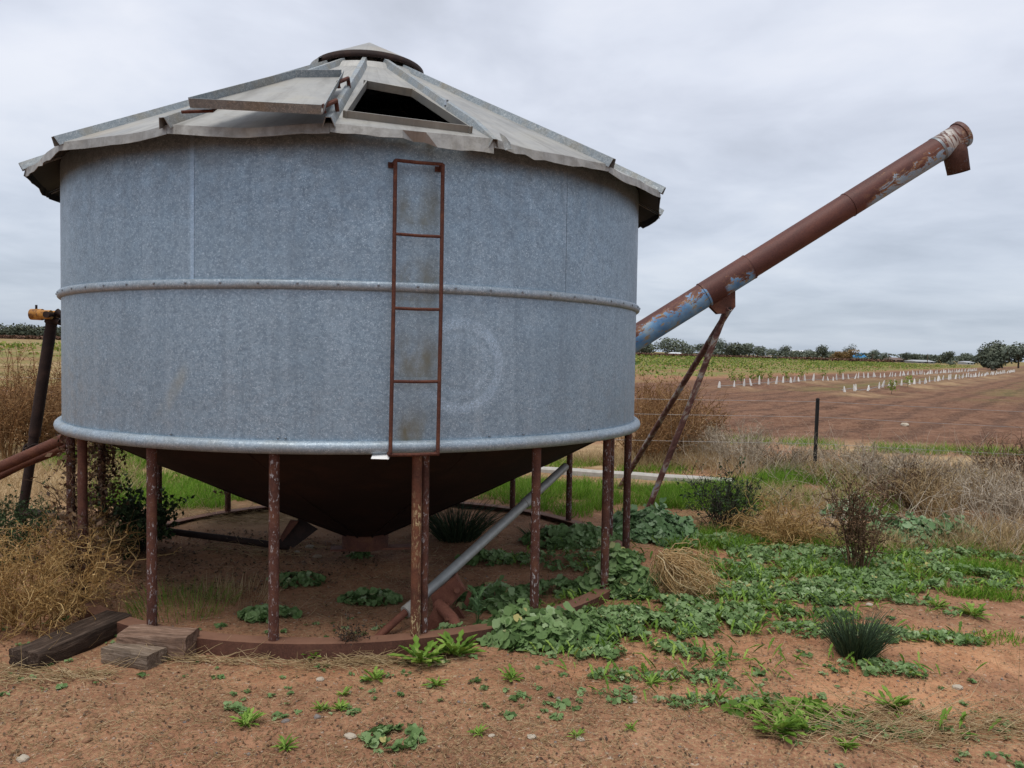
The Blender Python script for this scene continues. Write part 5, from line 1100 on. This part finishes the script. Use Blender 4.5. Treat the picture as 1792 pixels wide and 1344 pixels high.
# ================================================================== litter, straw, stones
g = np.random.default_rng(41)
def scatter_px(n, y0=1100, y1=1400, x0=-60, x1=1850):
    px = g.uniform(x0, x1, n); py = y0 + (y1 - y0) * g.uniform(0, 1, n) ** 1.2; d = FW[None] + ((px - 896) / FPX)[:, None] * RT[None] - ((py - 672) / FPX)[:, None] * UP[None]; P = CAM + d * (-1.6 / d[:, 2])[:, None]; P[:, 2] = hgt(P[:, 0], P[:, 1]); return P
geo = Geo(); P = scatter_px(24000, 940, 1400); dn = fbm(P[:, 0], P[:, 1], 1.6, 3, 61); P = P[g.uniform(0, 1, len(P)) < np.clip((dn - .33) * 4, .12, 1)]; n = len(P)
V, T, i, _ = strands(P + [0, 0, .006], g.normal(0, 1, (n, 3)) * [1, 1, .12], g.exponential(.035, n) + .012, .0014, 3, .5); geo.add(V, T, g.uniform(0, 1, n)[i])
for px, py, rx, ry, m, L in ((1650, 1290, .7, .12, 420, .30), (560, 1170, .6, .06, 200, .14), (400, 905, .7, .35, 380, .22), (60, 1190, .4, .1, 220, .16), (640, 1165, .3, .05, 90, .22), (1500, 1310, .5, .1, 200, .2), (330, 1160, .25, .06, 70, .2), (470, 960, .5, .25, 160, .18)):
    P, r = ell(px, py, rx, ry, m, g); V, T, i, _ = strands(P + [0, 0, .012], R0[None] * g.choice([-1, 1], m)[:, None] + g.normal(0, .45, (m, 3)) * [1, 1, .15], L * g.uniform(.4, 1.4, m), .0022, 5, .5); geo.add(V, T, g.uniform(.2, 1, m)[i])
tag(geo.build('straw_litter', [M['straw']]), 'loose straw and dry stalks strewn over the soil', 'straw', None, 'stuff')
geo = Geo(); P = scatter_px(8000, 900, 1400); n = len(P); V, T, i = inst(*LEAF4, P + [0, 0, .005], rotmats(updir(n, .5, g), g), .014 * g.uniform(.4, 1.6, n)); geo.add(V, T, g.uniform(0, 1, n)[i])
P, r = ell(350, 980, 1.3, .9, 2500, g); n = len(P); V, T, i = inst(*LEAF4, P + [0, 0, .006], rotmats(updir(n, .6, g), g), .022 * g.uniform(.4, 1.6, n)); geo.add(V, T, g.uniform(0, 1, n)[i])
tag(geo.build('leaf_litter', [M['brown']]), 'small dead brown leaves scattered over the soil', 'leaf litter', None, 'stuff')
geo = Geo(); P = scatter_px(520, 1085, 1380); P = P[fbm(P[:, 0], P[:, 1], 1.3, 3, 91) > .44]
for p in P:
    m = int(g.integers(5, 14)); a = g.uniform(0, 2 * PI, m); s_ = .012 * g.lognormal(0, .35); Q = p[None] + np.c_[np.cos(a), np.sin(a), np.zeros(m)] * (s_ * g.uniform(.3, 1.6, m))[:, None] + [0, 0, .008]
    V, T, i = inst(*(MALLOW if g.uniform() < .6 else LEAF4), Q, rotmats(updir(m, .5, g), g), s_ * 1.5 * g.uniform(.6, 1.4, m)); geo.add(V, T, np.clip(g.uniform(.1, .7) + g.normal(0, .15, m), 0, 1)[i])
tag(geo.build('seedlings', [M['mallow']]), 'tiny green seedlings dotted over the bare soil', 'seedlings', None, 'stuff')
geo = Geo(); P = np.concatenate([ell(*q, g)[0] for q in ((1300, 820, 1.2, .8, 260), (1500, 840, 1.8, .8, 420), (1700, 880, 1.3, .9, 380), (1760, 960, .6, .4, 120), (1480, 930, .8, .4, 90), (1180, 800, .7, .8, 160))]); n = len(P)
V, T, i, _ = strands(P, updir(n, .45, g), g.uniform(.25, .85, n), .0032, 6, .55, .25); geo.add(V, T, g.uniform(0, 1, n)[i])
tag(geo.build('dry_stalks', [M['palestalk']]), 'tall pale dry stalks standing in the brush along the fence', 'dry stalks', None, 'stuff')
OCT = (np.array([[1, 0, 0], [-.9, .1, 0], [0, 1, .1], [.1, -.9, 0], [.1, 0, .7], [0, .1, -.6]]), np.array([[0, 2, 4], [2, 1, 4], [1, 3, 4], [3, 0, 4], [2, 0, 5], [1, 2, 5], [3, 1, 5], [0, 3, 5]]))
geo = Geo(); P = scatter_px(2600, 960, 1400); n = len(P); V, T, i = inst(*OCT, P, rotmats(updir(n, .3, g), g), .0035 * g.lognormal(0, .45, n)); geo.add(V, T, 0., 0)
P = scatter_px(700, 1000, 1400); n = len(P); V, T, i = inst(*OCT, P, rotmats(updir(n, .3, g), g), .0045 * g.lognormal(0, .45, n)); geo.add(V, T, 0., 1)
P = scatter_px(4200, 930, 1400); P = P[fbm(P[:, 0], P[:, 1], 2.0, 3, 71) > .46]; n = len(P); V, T, i = inst(*OCT, P, rotmats(updir(n, .5, g), g), (.007 * g.lognormal(0, .5, n))[:, None] * np.array([1.2, 1, .8])); geo.add(V, T, 0., 2)
tag(geo.build('gravel', [M['stone'], M['stoneg'], M['clod']]), 'fine gravel and crumbs of earth mixed into the red soil', 'gravel', None, 'stuff')
import bmesh
def stone(px, py, r, mt, label, seed, group=None, flat=.6):
    gg = np.random.default_rng(seed); bm = bmesh.new(); bmesh.ops.create_icosphere(bm, subdivisions=2, radius=1)
    for v in bm.verts: v.co = v.co * (1 + gg.normal(0, .09)); v.co.z *= flat; v.co.x *= 1.25
    me_ = bpy.data.meshes.new('stone'); bm.to_mesh(me_); bm.free(); o = link('stone', me_, M[mt]); p = gpt(px, py); o.location = p + [0, 0, r * .2]; o.scale = (r, r, r); o.rotation_euler = (0, 0, gg.uniform(0, 3)); return tag(o, label, 'stone', group)
ST = [(560, 1200, .017, 'pale'), (1675, 1220, .02, 'pale'), (1107, 1245, .018, 'pale'), (1088, 1240, .016, 'stoneg'), (612, 1305, .02, 'pale'), (930, 1310, .016, 'pale'), (1015, 1315, .014, 'pale'), (1520, 1075, .018, 'pale'), (860, 1305, .012, 'pale'), (500, 1275, .014, 'stoneg'), (555, 1270, .015, 'stoneg'), (40, 1340, .02, 'pale'), (555, 975, .03, 'stone'), (542, 958, .028, 'pale'), (520, 966, .02, 'pale'), (640, 1195, .012, 'pale'), (1110, 1238, .012, 'pale')]
for k, (px, py, r, mt) in enumerate(ST):
    stone(px, py, r, mt, {'pale': 'pale pebble lying on the red soil', 'stoneg': 'blue grey pebble lying on the red soil', 'stone': 'brown round stone below the hopper outlet'}[mt], 950 + k, {'pale': 'pale pebbles', 'stoneg': 'grey pebbles', 'stone': None}[mt])
stone(1583, 747, .09, 'pale', 'white stone far out on the brown tilled soil', 990)
